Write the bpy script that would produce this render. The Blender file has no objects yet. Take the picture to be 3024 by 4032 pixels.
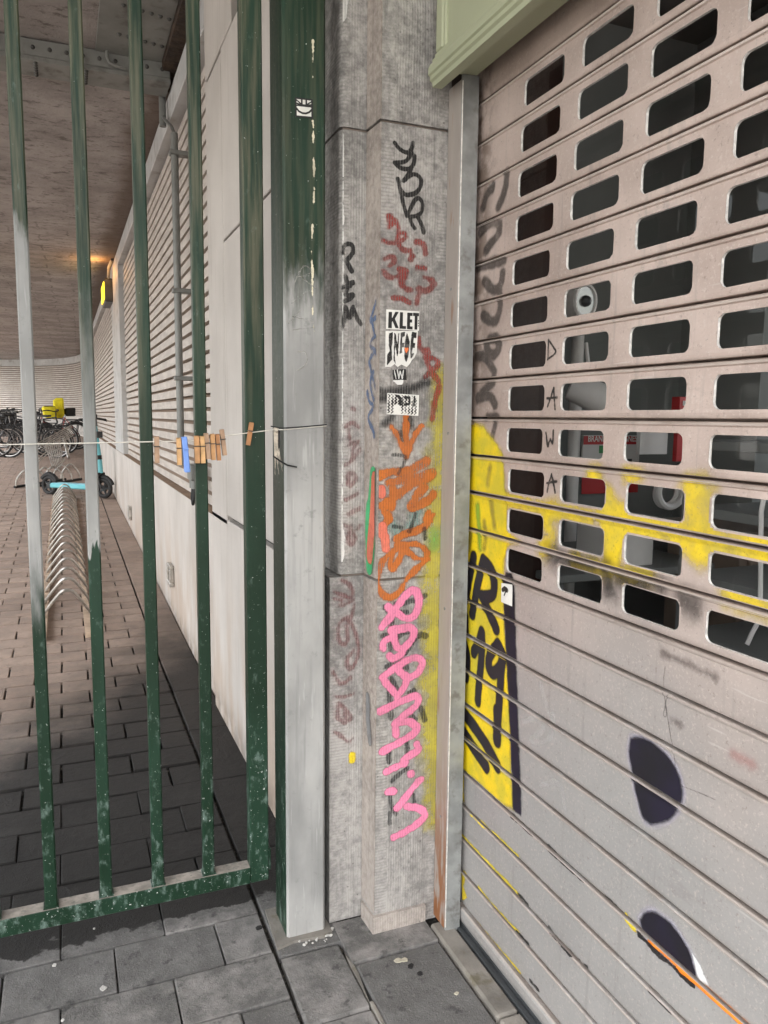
import bpy, math, random
import numpy as np
from mathutils import Vector, Matrix
random.seed(7)
rng = np.random.default_rng(7)
scn = bpy.context.scene
COL = scn.collection

# ------------------------------------------------------------------ camera
F, CX, CY, CAMH = 3065.0, 1512.0, 2016.0, 1.4
PT, YW, RL = 0.1215, 0.3895, 0.0100
cy_, sy_ = math.cos(YW), math.sin(YW); cp_, sp_ = math.cos(PT), math.sin(PT); cr_, sr_ = math.cos(RL), math.sin(RL)
Rm = (np.array([[cr_, -sr_, 0], [sr_, cr_, 0], [0, 0, 1]]) @ np.array([[1, 0, 0], [0, cp_, -sp_], [0, sp_, cp_]])
      @ np.array([[1, 0, 0], [0, 0, -1], [0, 1, 0]]) @ np.array([[cy_, -sy_, 0], [sy_, cy_, 0], [0, 0, 1]]))
Mw = Rm.T
cam_d = bpy.data.cameras.new('camera'); cam = bpy.data.objects.new('camera', cam_d); COL.objects.link(cam)
cm = Matrix.Identity(4)
for i in range(3):
    cm[i][0] = Mw[i, 0]; cm[i][1] = -Mw[i, 1]; cm[i][2] = -Mw[i, 2]
cm[2][3] = CAMH
cam.matrix_world = cm
cam_d.sensor_fit = 'VERTICAL'; cam_d.sensor_height = 36.0; cam_d.lens = 36.0 * F / 4032.0
cam_d.clip_start = 0.05; cam_d.clip_end = 500
scn.camera = cam

# ------------------------------------------------------------------ world, sun, exposure
SUN_EL, SUN_AZ = math.radians(56), math.radians(222)   # sun stands behind and to the left of the camera, over the street
w = bpy.data.worlds.new('World'); scn.world = w; w.use_nodes = True
nt = w.node_tree
sky = nt.nodes.new('ShaderNodeTexSky'); sky.sky_type = 'NISHITA'; sky.sun_disc = False
sky.sun_elevation = SUN_EL; sky.sun_rotation = SUN_AZ; sky.air_density = 1.6; sky.dust_density = 4.0; sky.ozone_density = 0.6
bg = nt.nodes['Background']; bg.inputs['Strength'].default_value = 0.15
hs = nt.nodes.new('ShaderNodeHueSaturation'); hs.inputs['Saturation'].default_value = 0.28   # thin high cloud: a whitish sky
nt.links.new(sky.outputs[0], hs.inputs['Color']); nt.links.new(hs.outputs[0], bg.inputs[0])
sun_d = bpy.data.lights.new('sun', 'SUN'); sun_d.energy = 2.2; sun_d.angle = math.radians(0.5); sun_d.color = (1, 0.95, 0.90)
sun = bpy.data.objects.new('sun', sun_d); COL.objects.link(sun)
sd_ = Vector((math.sin(SUN_AZ) * math.cos(SUN_EL), math.cos(SUN_AZ) * math.cos(SUN_EL), math.sin(SUN_EL)))
sun.rotation_euler = sd_.to_track_quat('Z', 'Y').to_euler()
vs = scn.view_settings
vs.view_transform = 'Standard'; vs.look = 'None'; vs.gamma = 1.0; vs.use_curve_mapping = False
vs.exposure = 2.22
scn.cycles.use_denoising = True
scn.cycles.max_bounces = 8; scn.cycles.diffuse_bounces = 5; scn.cycles.transparent_max_bounces = 24
scn.cycles.sample_clamp_indirect = 6.0

# ------------------------------------------------------------------ pixels of the photograph to points
def ray(px, py): return Mw @ np.array([px - CX, py - CY, F])
def on_plane(px, py, axis, val):
    r = ray(px, py); c = np.array([0, 0, CAMH]); return c + (val - c[axis]) / r[axis] * r
def zr(x0, y0, x1, wd): s = (x1 - x0) / wd; return lambda x, y: (x0 + x * s, y0 + y * s)
Z2 = zr(0, 1000, 1300, 1659); Z3 = zr(0, 2000, 1300, 1659)
Z5 = zr(1100, 0, 1900, 1659); Z6 = zr(1100, 1000, 1900, 1659); Z7 = zr(1100, 2000, 1900, 1659); Z8 = zr(1000, 3000, 2000, 1659)
R2 = zr(1700, 900, 3024, 1659); R3 = zr(1700, 1600, 3024, 1659); R4 = zr(1700, 2500, 3024, 1659); R5 = zr(1700, 3200, 3024, 1659)
R7 = zr(550, 1600, 1200, 1659); R6 = zr(0, 1450, 500, 1659)
g4 = zr(1780, 200, 2080, 474); g5 = zr(1780, 1600, 2080, 474); g6 = zr(1780, 2800, 2080, 539)

# ------------------------------------------------------------------ mesh helpers
class MB:
    def __init__(s): s.v = []; s.f = []; s.m = Matrix.Identity(4); s.smooth = False
    def add(s, vs, fs):
        o = len(s.v); s.v += [tuple(s.m @ Vector(p)) for p in vs]; s.f += [tuple(i + o for i in f) for f in fs]; return s
    def box(s, x0, x1, y0, y1, z0, z1, b=0.0):
        if b <= 0:
            return s.add([(x0, y0, z0), (x1, y0, z0), (x1, y1, z0), (x0, y1, z0), (x0, y0, z1), (x1, y0, z1), (x1, y1, z1), (x0, y1, z1)],
                  [(0, 3, 2, 1), (4, 5, 6, 7), (0, 1, 5, 4), (1, 2, 6, 5), (2, 3, 7, 6), (3, 0, 4, 7)])
        b = min(b, (x1 - x0) * .45, (y1 - y0) * .45, (z1 - z0) * .45)
        vs = []; idx = {}
        lo = (x0, y0, z0); hi = (x1, y1, z1)
        for sx in (0, 1):
            for sy in (0, 1):
                for sz in (0, 1):
                    for a in range(3):
                        p = []
                        for k, sg in enumerate((sx, sy, sz)):
                            e = hi[k] if sg else lo[k]
                            p.append(e if k == a else (e - b if sg else e + b))
                        idx[(sx, sy, sz, a)] = len(vs); vs.append(tuple(p))
        fs = []
        I = lambda c, a: idx[(c[0], c[1], c[2], a)]
        for a in range(3):
            u, v = (a + 1) % 3, (a + 2) % 3
            for sg in (0, 1):
                q = []
                for (cu, cv) in ((0, 0), (1, 0), (1, 1), (0, 1)):
                    c = [0, 0, 0]; c[a] = sg; c[u] = cu; c[v] = cv; q.append(I(c, a))
                fs.append(tuple(q) if sg else tuple(reversed(q)))
        for a in range(3):          # edges along axis a
            u, v = (a + 1) % 3, (a + 2) % 3
            for cu in (0, 1):
                for cv in (0, 1):
                    c0 = [0, 0, 0]; c0[a] = 0; c0[u] = cu; c0[v] = cv; c1 = list(c0); c1[a] = 1
                    q = (I(c0, u), I(c1, u), I(c1, v), I(c0, v))
                    fs.append(q if (cu != cv) == False and True and (cu == cv) else tuple(reversed(q)))
        for sx in (0, 1):
            for sy in (0, 1):
                for sz in (0, 1):
                    q = tuple(I((sx, sy, sz), a) for a in range(3)); fs.append(q if (sx + sy + sz) % 2 else tuple(reversed(q)))
        return s.add(vs, fs)
    def prism(s, poly, z0, z1, axis=2):          # polygon in the two other axes, extruded along axis
        n = len(poly)
        def P(p, h):
            return (p[0], p[1], h) if axis == 2 else ((h, p[0], p[1]) if axis == 0 else (p[0], h, p[1]))
        vs = [P(p, z0) for p in poly] + [P(p, z1) for p in poly]
        fs = [tuple(range(n - 1, -1, -1)), tuple(range(n, 2 * n))] + [(i, (i + 1) % n, n + (i + 1) % n, n + i) for i in range(n)]
        return s.add(vs, fs)
    def tube(s, pts, r, n=8, closed=False, caps=True):
        P = [Vector(p) for p in pts]; m = len(P); rr = r if hasattr(r, '__len__') else [r] * m
        up = None; vs = []
        for i in range(m):
            if closed: t = (P[(i + 1) % m] - P[i - 1])
            else: t = P[min(i + 1, m - 1)] - P[max(i - 1, 0)]
            if t.length < 1e-9: t = Vector((0, 0, 1))
            t.normalize()
            if up is None:
                up = Vector((0, 0, 1)) if abs(t.z) < .9 else Vector((1, 0, 0))
            a = up - t * up.dot(t)
            if a.length < 1e-6: a = t.orthogonal()
            a.normalize(); b = t.cross(a); up = a
            for k in range(n):
                th = 2 * math.pi * k / n; vs.append(tuple(P[i] + (a * math.cos(th) + b * math.sin(th)) * rr[i]))
        fs = []
        for i in range(m if closed else m - 1):
            j = (i + 1) % m
            for k in range(n): fs.append((i * n + k, i * n + (k + 1) % n, j * n + (k + 1) % n, j * n + k))
        if caps and not closed: fs += [tuple(range(n - 1, -1, -1)), tuple((m - 1) * n + k for k in range(n))]
        return s.add(vs, fs)
    def ring(s, c, R, r, ax, n=28, k=6):         # torus round axis ax
        ax = Vector(ax).normalized(); a = ax.orthogonal().normalized(); b = ax.cross(a); c = Vector(c)
        return s.tube([c + (a * math.cos(2 * math.pi * i / n) + b * math.sin(2 * math.pi * i / n)) * R for i in range(n)], r, k, True)
    def cyl(s, p0, p1, r0, r1=None, n=16): return s.tube([p0, p1], [r0, r0 if r1 is None else r1], n)
    def sphere(s, c, r, n=10, m=6, sq=(1, 1, 1)):
        vs = [(c[0], c[1], c[2] - r * sq[2])]
        for i in range(1, m):
            ph = -math.pi / 2 + math.pi * i / m
            for k in range(n):
                th = 2 * math.pi * k / n
                vs.append((c[0] + r * sq[0] * math.cos(ph) * math.cos(th), c[1] + r * sq[1] * math.cos(ph) * math.sin(th), c[2] + r * sq[2] * math.sin(ph)))
        vs.append((c[0], c[1], c[2] + r * sq[2])); fs = []
        for k in range(n): fs.append((0, 1 + (k + 1) % n, 1 + k))
        for i in range(m - 2):
            for k in range(n): fs.append((1 + i * n + k, 1 + i * n + (k + 1) % n, 1 + (i + 1) * n + (k + 1) % n, 1 + (i + 1) * n + k))
        L = len(vs) - 1; o = 1 + (m - 2) * n
        for k in range(n): fs.append((o + k, o + (k + 1) % n, L))
        return s.add(vs, fs)
    def mesh(s, name, off=(0, 0, 0)):
        me = bpy.data.meshes.new(name)
        me.from_pydata([(v[0] - off[0], v[1] - off[1], v[2] - off[2]) for v in s.v], [], s.f)
        import bmesh
        bm = bmesh.new(); bm.from_mesh(me); bmesh.ops.recalc_face_normals(bm, faces=bm.faces); bm.to_mesh(me); bm.free()
        if s.smooth: me.polygons.foreach_set('use_smooth', [True] * len(me.polygons)); me.set_sharp_from_angle(angle=math.radians(38))
        return me
ORG = {}
def put(name, me, parent=None, loc=None, label=None, cat=None, group=None, kind=None):
    o = bpy.data.objects.new(name, me); COL.objects.link(o)
    if parent is not None: o.parent = parent
    po = ORG.get(parent.name, Vector((0, 0, 0))) if parent is not None else Vector((0, 0, 0))
    wl = Vector(loc) if loc is not None else po
    o.location = wl - po; ORG[o.name] = wl
    for k, v in (('label', label), ('category', cat), ('group', group), ('kind', kind)):
        if v: o[k] = v
    return o
def thing(name, loc, label, cat, group=None): return put(name, None, None, loc, label, cat, group)
def mk(name, mb, mat, parent=None, smooth=False, **kw):
    mb.smooth = smooth
    off = ORG.get(parent.name, Vector((0, 0, 0))) if parent is not None else kw.pop('at', Vector((0, 0, 0)))
    me = mb.mesh(name, off); me.materials.append(mat)
    return put(name, me, parent, off, **kw)

# ------------------------------------------------------------------ material helpers
class NT:
    def __init__(s, name):
        s.mat = bpy.data.materials.new(name); s.mat.use_nodes = True; s.t = s.mat.node_tree
        s.b = s.t.nodes['Principled BSDF']; s.out = s.t.nodes['Material Output']; s._pos = None
    def n(s, typ, **kw):
        nd = s.t.nodes.new('ShaderNode' + typ)
        for k, v in kw.items(): setattr(nd, k, v)
        return nd
    def set(s, sock, v):
        if v is None: return
        if isinstance(v, bpy.types.NodeSocket): s.t.links.new(v, sock)
        elif hasattr(sock.default_value, '__len__') and hasattr(v, '__len__') and len(v) == 3 and len(sock.default_value) == 4: sock.default_value = (*v, 1)
        else: sock.default_value = v
    def pos(s):
        if s._pos is None: s._pos = s.n('NewGeometry').outputs['Position']
        return s._pos
    def xyz(s, v=None):
        nd = s.n('SeparateXYZ'); s.set(nd.inputs[0], v or s.pos()); return nd.outputs
    def m(s, op, a, b=None, c=None, clamp=False):
        nd = s.n('Math', operation=op, use_clamp=clamp); s.set(nd.inputs[0], a); s.set(nd.inputs[1], b); s.set(nd.inputs[2], c); return nd.outputs[0]
    def noise(s, scale, detail=4, vec=None, rough=.55, sc=(1, 1, 1)):
        nd = s.n('TexNoise'); nd.inputs['Scale'].default_value = scale; nd.inputs['Detail'].default_value = detail; nd.inputs['Roughness'].default_value = rough
        v = vec or s.pos()
        if sc != (1, 1, 1):
            mp = s.n('Mapping'); mp.inputs['Scale'].default_value = sc; s.set(mp.inputs[0], v); v = mp.outputs[0]
        s.set(nd.inputs['Vector'], v); return nd.outputs['Fac']
    def voro(s, scale, sc=(1, 1, 1), feature='F1'):
        nd = s.n('TexVoronoi', feature=feature); nd.inputs['Scale'].default_value = scale
        v = s.pos()
        if sc != (1, 1, 1):
            mp = s.n('Mapping'); mp.inputs['Scale'].default_value = sc; s.set(mp.inputs[0], v); v = mp.outputs[0]
        s.set(nd.inputs['Vector'], v); return nd.outputs['Distance']
    def step(s, x, a, b, lo=0.0, hi=1.0):
        nd = s.n('MapRange', interpolation_type='SMOOTHSTEP'); s.set(nd.inputs[0], x)
        for i, v in enumerate((a, b, lo, hi)): s.set(nd.inputs[1 + i], v)
        return nd.outputs[0]
    def mix(s, f, a, b):
        nd = s.n('Mix', data_type='RGBA'); s.set(nd.inputs['Factor'], f); s.set(nd.inputs[6], a); s.set(nd.inputs[7], b); return nd.outputs[2]
    def rand(s): return s.n('ObjectInfo').outputs['Random']
    def bump(s, h, dist, st=1.0):
        nd = s.n('Bump'); nd.inputs['Distance'].default_value = dist; nd.inputs['Strength'].default_value = st; s.set(nd.inputs['Height'], h); s.set(s.b.inputs['Normal'], nd.outputs[0]); return nd
    def fin(s, col, rough=.6, metal=0.0, spec=None):
        s.set(s.b.inputs['Base Color'], col); s.set(s.b.inputs['Roughness'], rough); s.set(s.b.inputs['Metallic'], metal)
        if spec is not None: s.b.inputs['Specular IOR Level'].default_value = spec
        return s.mat
def scl(c, k): return tuple(x * k for x in c)
def simple(name, col, rough=.6, metal=0.0, var=.25, scale=6.0, bump=0.0, bscale=60.0, grime=None):
    t = NT(name); f = t.noise(scale, 5); c = t.mix(t.step(f, .3, .7), scl(col, 1 - var), scl(col, 1 + var * .6))
    if grime: c = t.mix(t.m('MULTIPLY', t.step(t.noise(scale * 2.3, 6), .52, .72), .8), c, grime)
    if bump: t.bump(t.noise(bscale, 3), bump)
    return t.fin(c, rough, metal)

# ---- stone of the pillar: bluestone with combed ribs
def stone_mat(name, c0, c1, band=True):
    t = NT(name); o = t.xyz(); s = t.m('ADD', o[0], o[1])
    wob = t.m('ADD', t.m('MULTIPLY', t.noise(9, 2), .006), t.m('MULTIPLY', t.noise(45, 2), .003))
    rv = t.m('SINE', t.m('MULTIPLY', t.m('ADD', s, wob), 2 * math.pi / .0072))
    rh = t.m('SINE', t.m('MULTIPLY', t.m('ADD', o[2], wob), 2 * math.pi / .0085))
    if band:
        m1 = t.m('MULTIPLY', t.m('GREATER_THAN', o[0], .735), t.m('LESS_THAN', o[0], .768))
        m2 = t.m('GREATER_THAN', o[0], .888); m3 = t.m('LESS_THAN', o[0], .682)
        bm = t.m('MAXIMUM', m1, t.m('MAXIMUM', m2, m3))
        rib = t.m('ADD', t.m('MULTIPLY', rv, t.m('SUBTRACT', 1.0, bm)), t.m('MULTIPLY', rh, bm))
    else: rib = rv
    big = t.noise(2.2, 6, rough=.65); fine = t.noise(55, 5, rough=.7); streak = t.noise(5, 5, sc=(14, 14, .8))
    f = t.m('ADD', t.m('MULTIPLY', big, .9), t.m('MULTIPLY', fine, .65))
    c = t.mix(t.step(f, .58, .98), scl(c0, .8), scl(c1, 1.06))
    c = t.mix(t.m('MULTIPLY', t.step(streak, .52, .75), .45), c, scl(c0, .62))
    pale = t.step(t.noise(130, 2), .63, .74); c = t.mix(t.m('MULTIPLY', pale, .5), c, (.5, .47, .43))
    c = t.mix(t.m('MULTIPLY', t.step(rib, -.2, 1.0), t.m('MULTIPLY', t.step(t.noise(6, 5), .35, .7), .34)), c, scl(c0, .5))
    low = t.step(o[2], .9, .05)                                   # splash grime near the pavement
    c = t.mix(t.m('MULTIPLY', low, .25), c, (.2, .2, .2))
    pit = t.step(t.voro(26), .09, .03); c = t.mix(t.m('MULTIPLY', pit, .6), c, (.05, .045, .04))
    t.bump(t.m('ADD', t.m('MULTIPLY', rib, .10), t.m('MULTIPLY', fine, 1.4)), .0032, .9)
    return t.fin(c, .85, 0, .25)
M_STONE = stone_mat('bluestone', (.23, .22, .21), (.46, .435, .41))
M_CHAMF = stone_mat('bluestone_pale', (.32, .275, .245), (.50, .44, .395), False)  # paler, pinker copy: rubbed stone plus light from the left painted in
M_MORTAR = simple('mortar', (.17, .14, .12), .9, 0, .3, 20, .001, 150)

# ---- green gate paint over galvanised steel, worn; silver overspray between two heights
def green_mat(name, lo=None, hi=None, sl=.05, sh=.12, amount=1.0, only_front=False, chip=.5, ol=.8):
    t = NT(name); o = t.xyz()
    n1 = t.noise(7, 5, sc=(1, 1, .35)); n2 = t.noise(90, 4)
    c = t.mix(t.step(n1, .35, .7), (.006, .023, .011), (.013, .040, .023))
    olive = t.m('MULTIPLY', t.step(o[2], 1.2, 1.75), t.step(t.noise(6, 5, sc=(12, 12, .6)), .38, .68))
    c = t.mix(t.m('MULTIPLY', olive, ol), c, (.12, .115, .075))
    wear = t.m('ADD', t.noise(38, 5, rough=.7, sc=(1, 1, .55)), t.step(o[2], 1.3, .1, 0, .10))
    c = t.mix(t.m('MULTIPLY', t.step(wear, .60, .78), t.step(o[2], .9, .2, chip * .55, chip)), c, (.22, .30, .265))
    ch = t.step(t.m('ADD', t.noise(120, 3, rough=.8), t.step(o[2], 1.4, .3, 0, .05)), .70, .73)
    c = t.mix(ch, c, (.55, .58, .56))
    rough = t.m('ADD', .34, t.m('MULTIPLY', n2, .18))
    if lo is not None:
        m = t.m('MULTIPLY', t.step(t.m('ADD', o[2], t.m('MULTIPLY', t.m('SUBTRACT', t.noise(22, 5, sc=(2.5, 2.5, .5)), .5), .26)), lo - sl, lo + sl),
                t.step(t.m('ADD', o[2], t.m('MULTIPLY', t.m('SUBTRACT', t.noise(20, 5, sc=(2.5, 2.5, .5)), .5), .34)), hi + sh, hi - sh))
        if only_front:
            nn = t.xyz(t.n('NewGeometry').outputs['Normal']); m = t.m('MULTIPLY', m, t.step(nn[1], -.45, -.7))
        sv = t.mix(t.step(t.noise(3.2, 5, sc=(1.5, 1.5, .7)), .35, .7), (.25, .25, .245), (.42, .415, .405))
        scr = t.step(t.noise(50, 3, sc=(2.2, 2.2, .16)), .62, .74); sv = t.mix(t.m('MULTIPLY', scr, .35), sv, (.55, .55, .54))
        spot = t.step(t.noise(24, 6, rough=.8), .57, .70); sv = t.mix(t.m('MULTIPLY', spot, .55), sv, (.20, .21, .20))
        run = t.step(t.noise(9, 4, sc=(7, 7, .35)), .50, .72); sv = t.mix(t.m('MULTIPLY', run, .45), sv, (.19, .195, .19))
        m = t.m('MULTIPLY', m, amount)
        c = t.mix(m, c, sv)
        rough = t.m('ADD', rough, t.m('MULTIPLY', m, .06))
    t.bump(t.m('ADD', t.noise(28, 4), t.m('MULTIPLY', ch, -.8)), .0012, .6)
    return t.fin(c, rough, 0, .30)
M_GREEN = green_mat('green_gate_paint')
M_BAR_A = green_mat('green_paint_silver_band', .98, 1.80, .10, .05, .95)
M_BAR_B = green_mat('green_paint_silver_patch', 1.085, 1.52, .012, .22, .9)
M_POST = green_mat('green_post_paint_silver_front', -.5, 1.70, .05, .10, 1.0, True, .4, .35)
M_DUSTRAIL = simple('dusty_rail_top', (.30, .27, .24), .9, 0, .35, 30, .001, 140, (.12, .13, .11))

# ---- shutter aluminium
def shutter_mat():
    t = NT('shutter_aluminium'); o = t.xyz()
    up = t.step(t.m('ADD', o[2], t.m('MULTIPLY', t.m('SUBTRACT', t.noise(2.5, 3), .5), .5)), .55, 1.35)
    c = t.mix(t.noise(4, 5), (.32, .31, .305), (.46, .445, .435))
    cu = t.mix(t.step(t.noise(5, 5), .3, .7), (.44, .345, .305), (.60, .485, .435))
    c = t.mix(up, c, cu)
    fl = t.noise(170, 3, rough=.7); c = t.mix(t.m('MULTIPLY', t.step(fl, .54, .70), .50), c, (.66, .59, .54))
    c = t.mix(t.m('MULTIPLY', t.step(t.noise(110, 4, rough=.8), .57, .70), .42), c, (.16, .12, .10))
    dr = t.m('MULTIPLY', t.step(o[1], 1.66, 1.76), t.step(t.m('ADD', o[2], t.m('MULTIPLY', t.noise(16, 4), .3)), 1.35, 1.75))
    dr = t.m('MULTIPLY', dr, t.step(t.noise(18, 5), .38, .58)); c = t.mix(t.m('MULTIPLY', dr, .8), c, (.13, .085, .06))
    ph = t.m('FRACT', t.m('DIVIDE', t.m('ADD', o[2], -1.399 + .0951 * 40), .0951))
    ed = t.m('ADD', t.step(ph, .11, .02), t.step(ph, .90, .99))
    ed = t.m('MULTIPLY', ed, t.step(t.noise(11, 5, sc=(1, 1, 3)), .30, .55)); c = t.mix(t.m('MULTIPLY', ed, .55), c, (.24, .18, .145))
    ridge = t.m('MULTIPLY', t.m('MULTIPLY', t.step(ph, .915, .935), t.step(ph, .985, .965)), t.step(t.noise(16, 5, sc=(1, .5, 1)), .28, .5))
    c = t.mix(t.m('MULTIPLY', ridge, .55), c, (.62, .55, .50))  # slat bead painted pale as its highlight, broken up like wear
    vst = t.step(t.noise(7, 5, rough=.6, sc=(1, 6, .35)), .56, .72); c = t.mix(t.m('MULTIPLY', vst, .28), c, (.23, .205, .195))
    rub = t.m('MULTIPLY', t.step(t.noise(9, 6, rough=.7, sc=(1, .4, 1)), .60, .72), .35); c = t.mix(rub, c, (.24, .21, .20))
    scr = t.step(t.noise(40, 2, sc=(1, .15, 2.5)), .70, .76); c = t.mix(t.m('MULTIPLY', scr, .4), c, (.66, .63, .6))
    t.bump(t.m('ADD', t.noise(9, 3), t.m('MULTIPLY', fl, .25)), .004, .5)
    return t.fin(c, t.m('ADD', .38, t.m('MULTIPLY', t.noise(14, 3), .22)), .35)
M_SHUT = shutter_mat()
M_RIM = simple('bare_edge_and_highlight', (.80, .77, .73), .4, .2, .25, 80)
M_GALV = simple('galvanised_guide', (.30, .31, .305), .42, .4, .3, 14, .0006, 90, (.16, .15, .14))
def rust_mat():
    t = NT('guide_flange_rusty'); o = t.xyz()
    c = t.mix(t.noise(12, 5, sc=(4, 4, .6)), (.30, .27, .25), (.42, .37, .33))
    r = t.m('MULTIPLY', t.step(o[2], .62, .05), t.step(t.noise(20, 5, sc=(3, 3, .5)), .35, .55))
    r = t.m('MAXIMUM', r, t.m('MULTIPLY', t.step(t.noise(13, 4, sc=(3, 3, .4)), .64, .72), .6))
    c = t.mix(r, c, (.26, .105, .04)); t.bump(t.noise(60, 4), .001, .6); return t.fin(c, .6, .15)
M_RUST = rust_mat()
M_CHAN = simple('dark_grey_channel', (.055, .06, .065), .35, .3, .25, 10)
M_BLACK = simple('black_rubber', (.012, .012, .013), .6, 0, .3, 20)

# ---- pavers
def paver_mat(name, passage):
    t = NT(name); o = t.xyz(); rd = t.rand()
    base = t.mix(rd, (.15, .147, .145), (.30, .285, .275))
    if passage:
        warm = t.mix(t.m('ADD', t.m('MULTIPLY', t.noise(1.4, 5), .6), t.m('MULTIPLY', rd, .45)), (.24, .175, .14), (.46, .35, .285))
        base = t.mix(t.step(o[1], 2.4, 4.2), base, warm)
    big = t.noise(9, 6, rough=.7); dm = t.step(o[1], 2.4, 4.2, 1.0, .30) if passage else 1.0
    c = t.mix(t.m('MULTIPLY', t.step(big, .7, .35), dm), base, scl((.13, .127, .124), .8))
    gr = t.noise(210, 3, rough=.75); c = t.mix(t.m('MULTIPLY', t.step(gr, .55, .72), .5), c, (.30, .28, .26))
    dk = t.noise(17, 6, rough=.7); c = t.mix(t.m('MULTIPLY', t.step(dk, .57, .66), t.m('MULTIPLY', dm, .62)), c, (.03, .03, .03))
    spk = t.step(t.noise(330, 1), .76, .79); c = t.mix(t.m('MULTIPLY', spk, .4), c, (.55, .5, .45))
    rough = .85
    if passage:                                                     # wet stain spreading from under the gate
        e = t.m('ADD', o[1], t.m('MULTIPLY', t.m('SUBTRACT', t.noise(9, 5), .5), .20))
        e = t.m('ADD', e, t.m('MULTIPLY', t.m('SUBTRACT', t.noise(60, 3), .5), .03))
        b = t.m('ADD', o[1], t.m('MULTIPLY', t.m('SUBTRACT', t.noise(2.6, 6), .5), 1.7)); b = t.m('SUBTRACT', b, t.m('MULTIPLY', o[0], 1.8))
        wet = t.m('MULTIPLY', t.step(e, 2.085, 2.098), t.step(b, 4.9, 3.2))
        c = t.mix(t.m('MULTIPLY', wet, .95), c, (.012, .011, .0105)); rough = t.m('SUBTRACT', .85, t.m('MULTIPLY', wet, .15))
    t.bump(t.m('ADD', gr, t.m('MULTIPLY', t.noise(34, 5), 1.5)), .004, .8)
    return t.fin(c, rough, 0, .35)
M_PAVER = paver_mat('concrete_paver', True)
M_SLAB = paver_mat('granular_slab', False)
M_KERB = simple('pale_kerb_stone', (.20, .185, .165), .85, 0, .35, 8, .002, 120, (.10, .085, .05))
M_JOINT = simple('dark_joint_dirt', (.026, .023, .02), .95, 0, .5, 30, .004, 70, (.13, .115, .095))
M_STREET = simple('street_paving', (.42, .40, .37), .8, 0, .15, 1)

# ---- passage surfaces
def louvre_mat(name='louvre_paint'):
    t = NT(name); o = t.xyz(); nn = t.xyz(t.n('NewGeometry').outputs['Normal'])
    c = t.mix(t.step(t.noise(4, 5, sc=(1, 1, 5)), .35, .7), (.46, .415, .38), (.59, .54, .495))
    c = t.mix(t.m('MULTIPLY', t.step(nn[2], .2, .6), .8), c, (.26, .175, .12))
    c = t.mix(t.m('MULTIPLY', t.step(t.noise(7, 5, sc=(3, 3, 1)), .58, .72), .4), c, (.27, .20, .155))
    return t.fin(c, .6)
M_LOUV = louvre_mat()
M_FRAME = simple('frame_grey_paint', (.50, .50, .495), .6, 0, .12, 3, 0, 0, (.3, .28, .26))
def panel_mat():
    t = NT('wall_panel'); o = t.xyz()
    c = t.mix(t.step(t.noise(1.5, 5), .3, .7), (.46, .425, .395), (.58, .54, .505))
    c = t.mix(t.m('MULTIPLY', t.step(t.noise(160, 2), .6, .75), .18), c, (.25, .22, .2))
    c = t.mix(t.m('MULTIPLY', t.m('MULTIPLY', t.step(o[2], .9, .1), t.step(t.noise(5, 5, sc=(1, 1, .3)), .38, .62)), .55), c, (.40, .28, .19))
    sk = t.step(t.noise(6, 5, sc=(1, 5, .25)), .56, .74); c = t.mix(t.m('MULTIPLY', sk, .30), c, (.30, .255, .22))
    c = t.mix(t.m('MULTIPLY', t.m('MULTIPLY', t.step(o[2], .16, .0), t.step(t.noise(12, 5), .3, .6)), .6), c, (.13, .10, .08))
    st = t.step(t.noise(23, 4), .76, .79); c = t.mix(t.m('MULTIPLY', st, .6), c, (.1, .08, .07))
    t.bump(t.noise(70, 4), .0015, .5); return t.fin(c, .8)
M_PANEL = panel_mat()
def ceil_mat(name, brick):
    t = NT(name); o = t.xyz()
    c = t.mix(t.step(t.noise(1.6, 6, rough=.65), .3, .7), (.25, .22, .205), (.43, .385, .365))
    c = t.mix(t.m('MULTIPLY', t.step(t.noise(11, 7, rough=.78, sc=(.8, 1.3, 1)), .52, .64), .75), c, (.085, .068, .060))
    c = t.mix(t.m('MULTIPLY', t.step(t.noise(7, 5, rough=.7, sc=(.9, 1.5, 1)), .66, .72), .5), c, (.52, .48, .45))
    c = t.mix(t.m('MULTIPLY', t.step(t.m('ADD', o[0], t.m('MULTIPLY', t.noise(3, 5), .25)), .52, .72), .8), c, (.09, .05, .028))
    h = t.noise(22, 6, rough=.75)
    if brick:
        br = t.n('TexBrick'); br.inputs['Scale'].default_value = 1.0; br.inputs['Mortar Size'].default_value = .012; br.inputs['Brick Width'].default_value = .6; br.inputs['Row Height'].default_value = .30
        br.inputs['Color1'].default_value = (1, 1, 1, 1); br.inputs['Color2'].default_value = (1, 1, 1, 1); br.inputs['Mortar'].default_value = (0, 0, 0, 1)
        mp = t.n('Mapping'); t.set(mp.inputs[0], t.pos()); mp.inputs['Rotation'].default_value = (0, 0, 0.02)
        dv = t.n('VectorMath', operation='ADD'); t.set(dv.inputs[0], mp.outputs[0])
        nz = t.n('TexNoise'); nz.inputs['Scale'].default_value = 5; t.set(nz.inputs['Vector'], t.pos()); vm = t.n('VectorMath', operation='SCALE'); vm.inputs['Scale'].default_value = .12; t.set(vm.inputs[0], nz.outputs['Color']); t.set(dv.inputs[1], vm.outputs[0])
        t.set(br.inputs['Vector'], dv.outputs[0])
        far = t.step(o[1], 7.5, 10); j = t.m('MULTIPLY', t.m('SUBTRACT', 1.0, br.outputs['Color']), t.m('MULTIPLY', far, t.step(t.noise(3, 4), .35, .55)))
        c = t.mix(t.m('MULTIPLY', j, .5), c, (.07, .06, .055))
    t.bump(h, .02, .7); return t.fin(c, .9)
M_CEIL = ceil_mat('rough_concrete_vault', True)
M_CEIL2 = ceil_mat('rough_concrete_bay', False)
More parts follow.
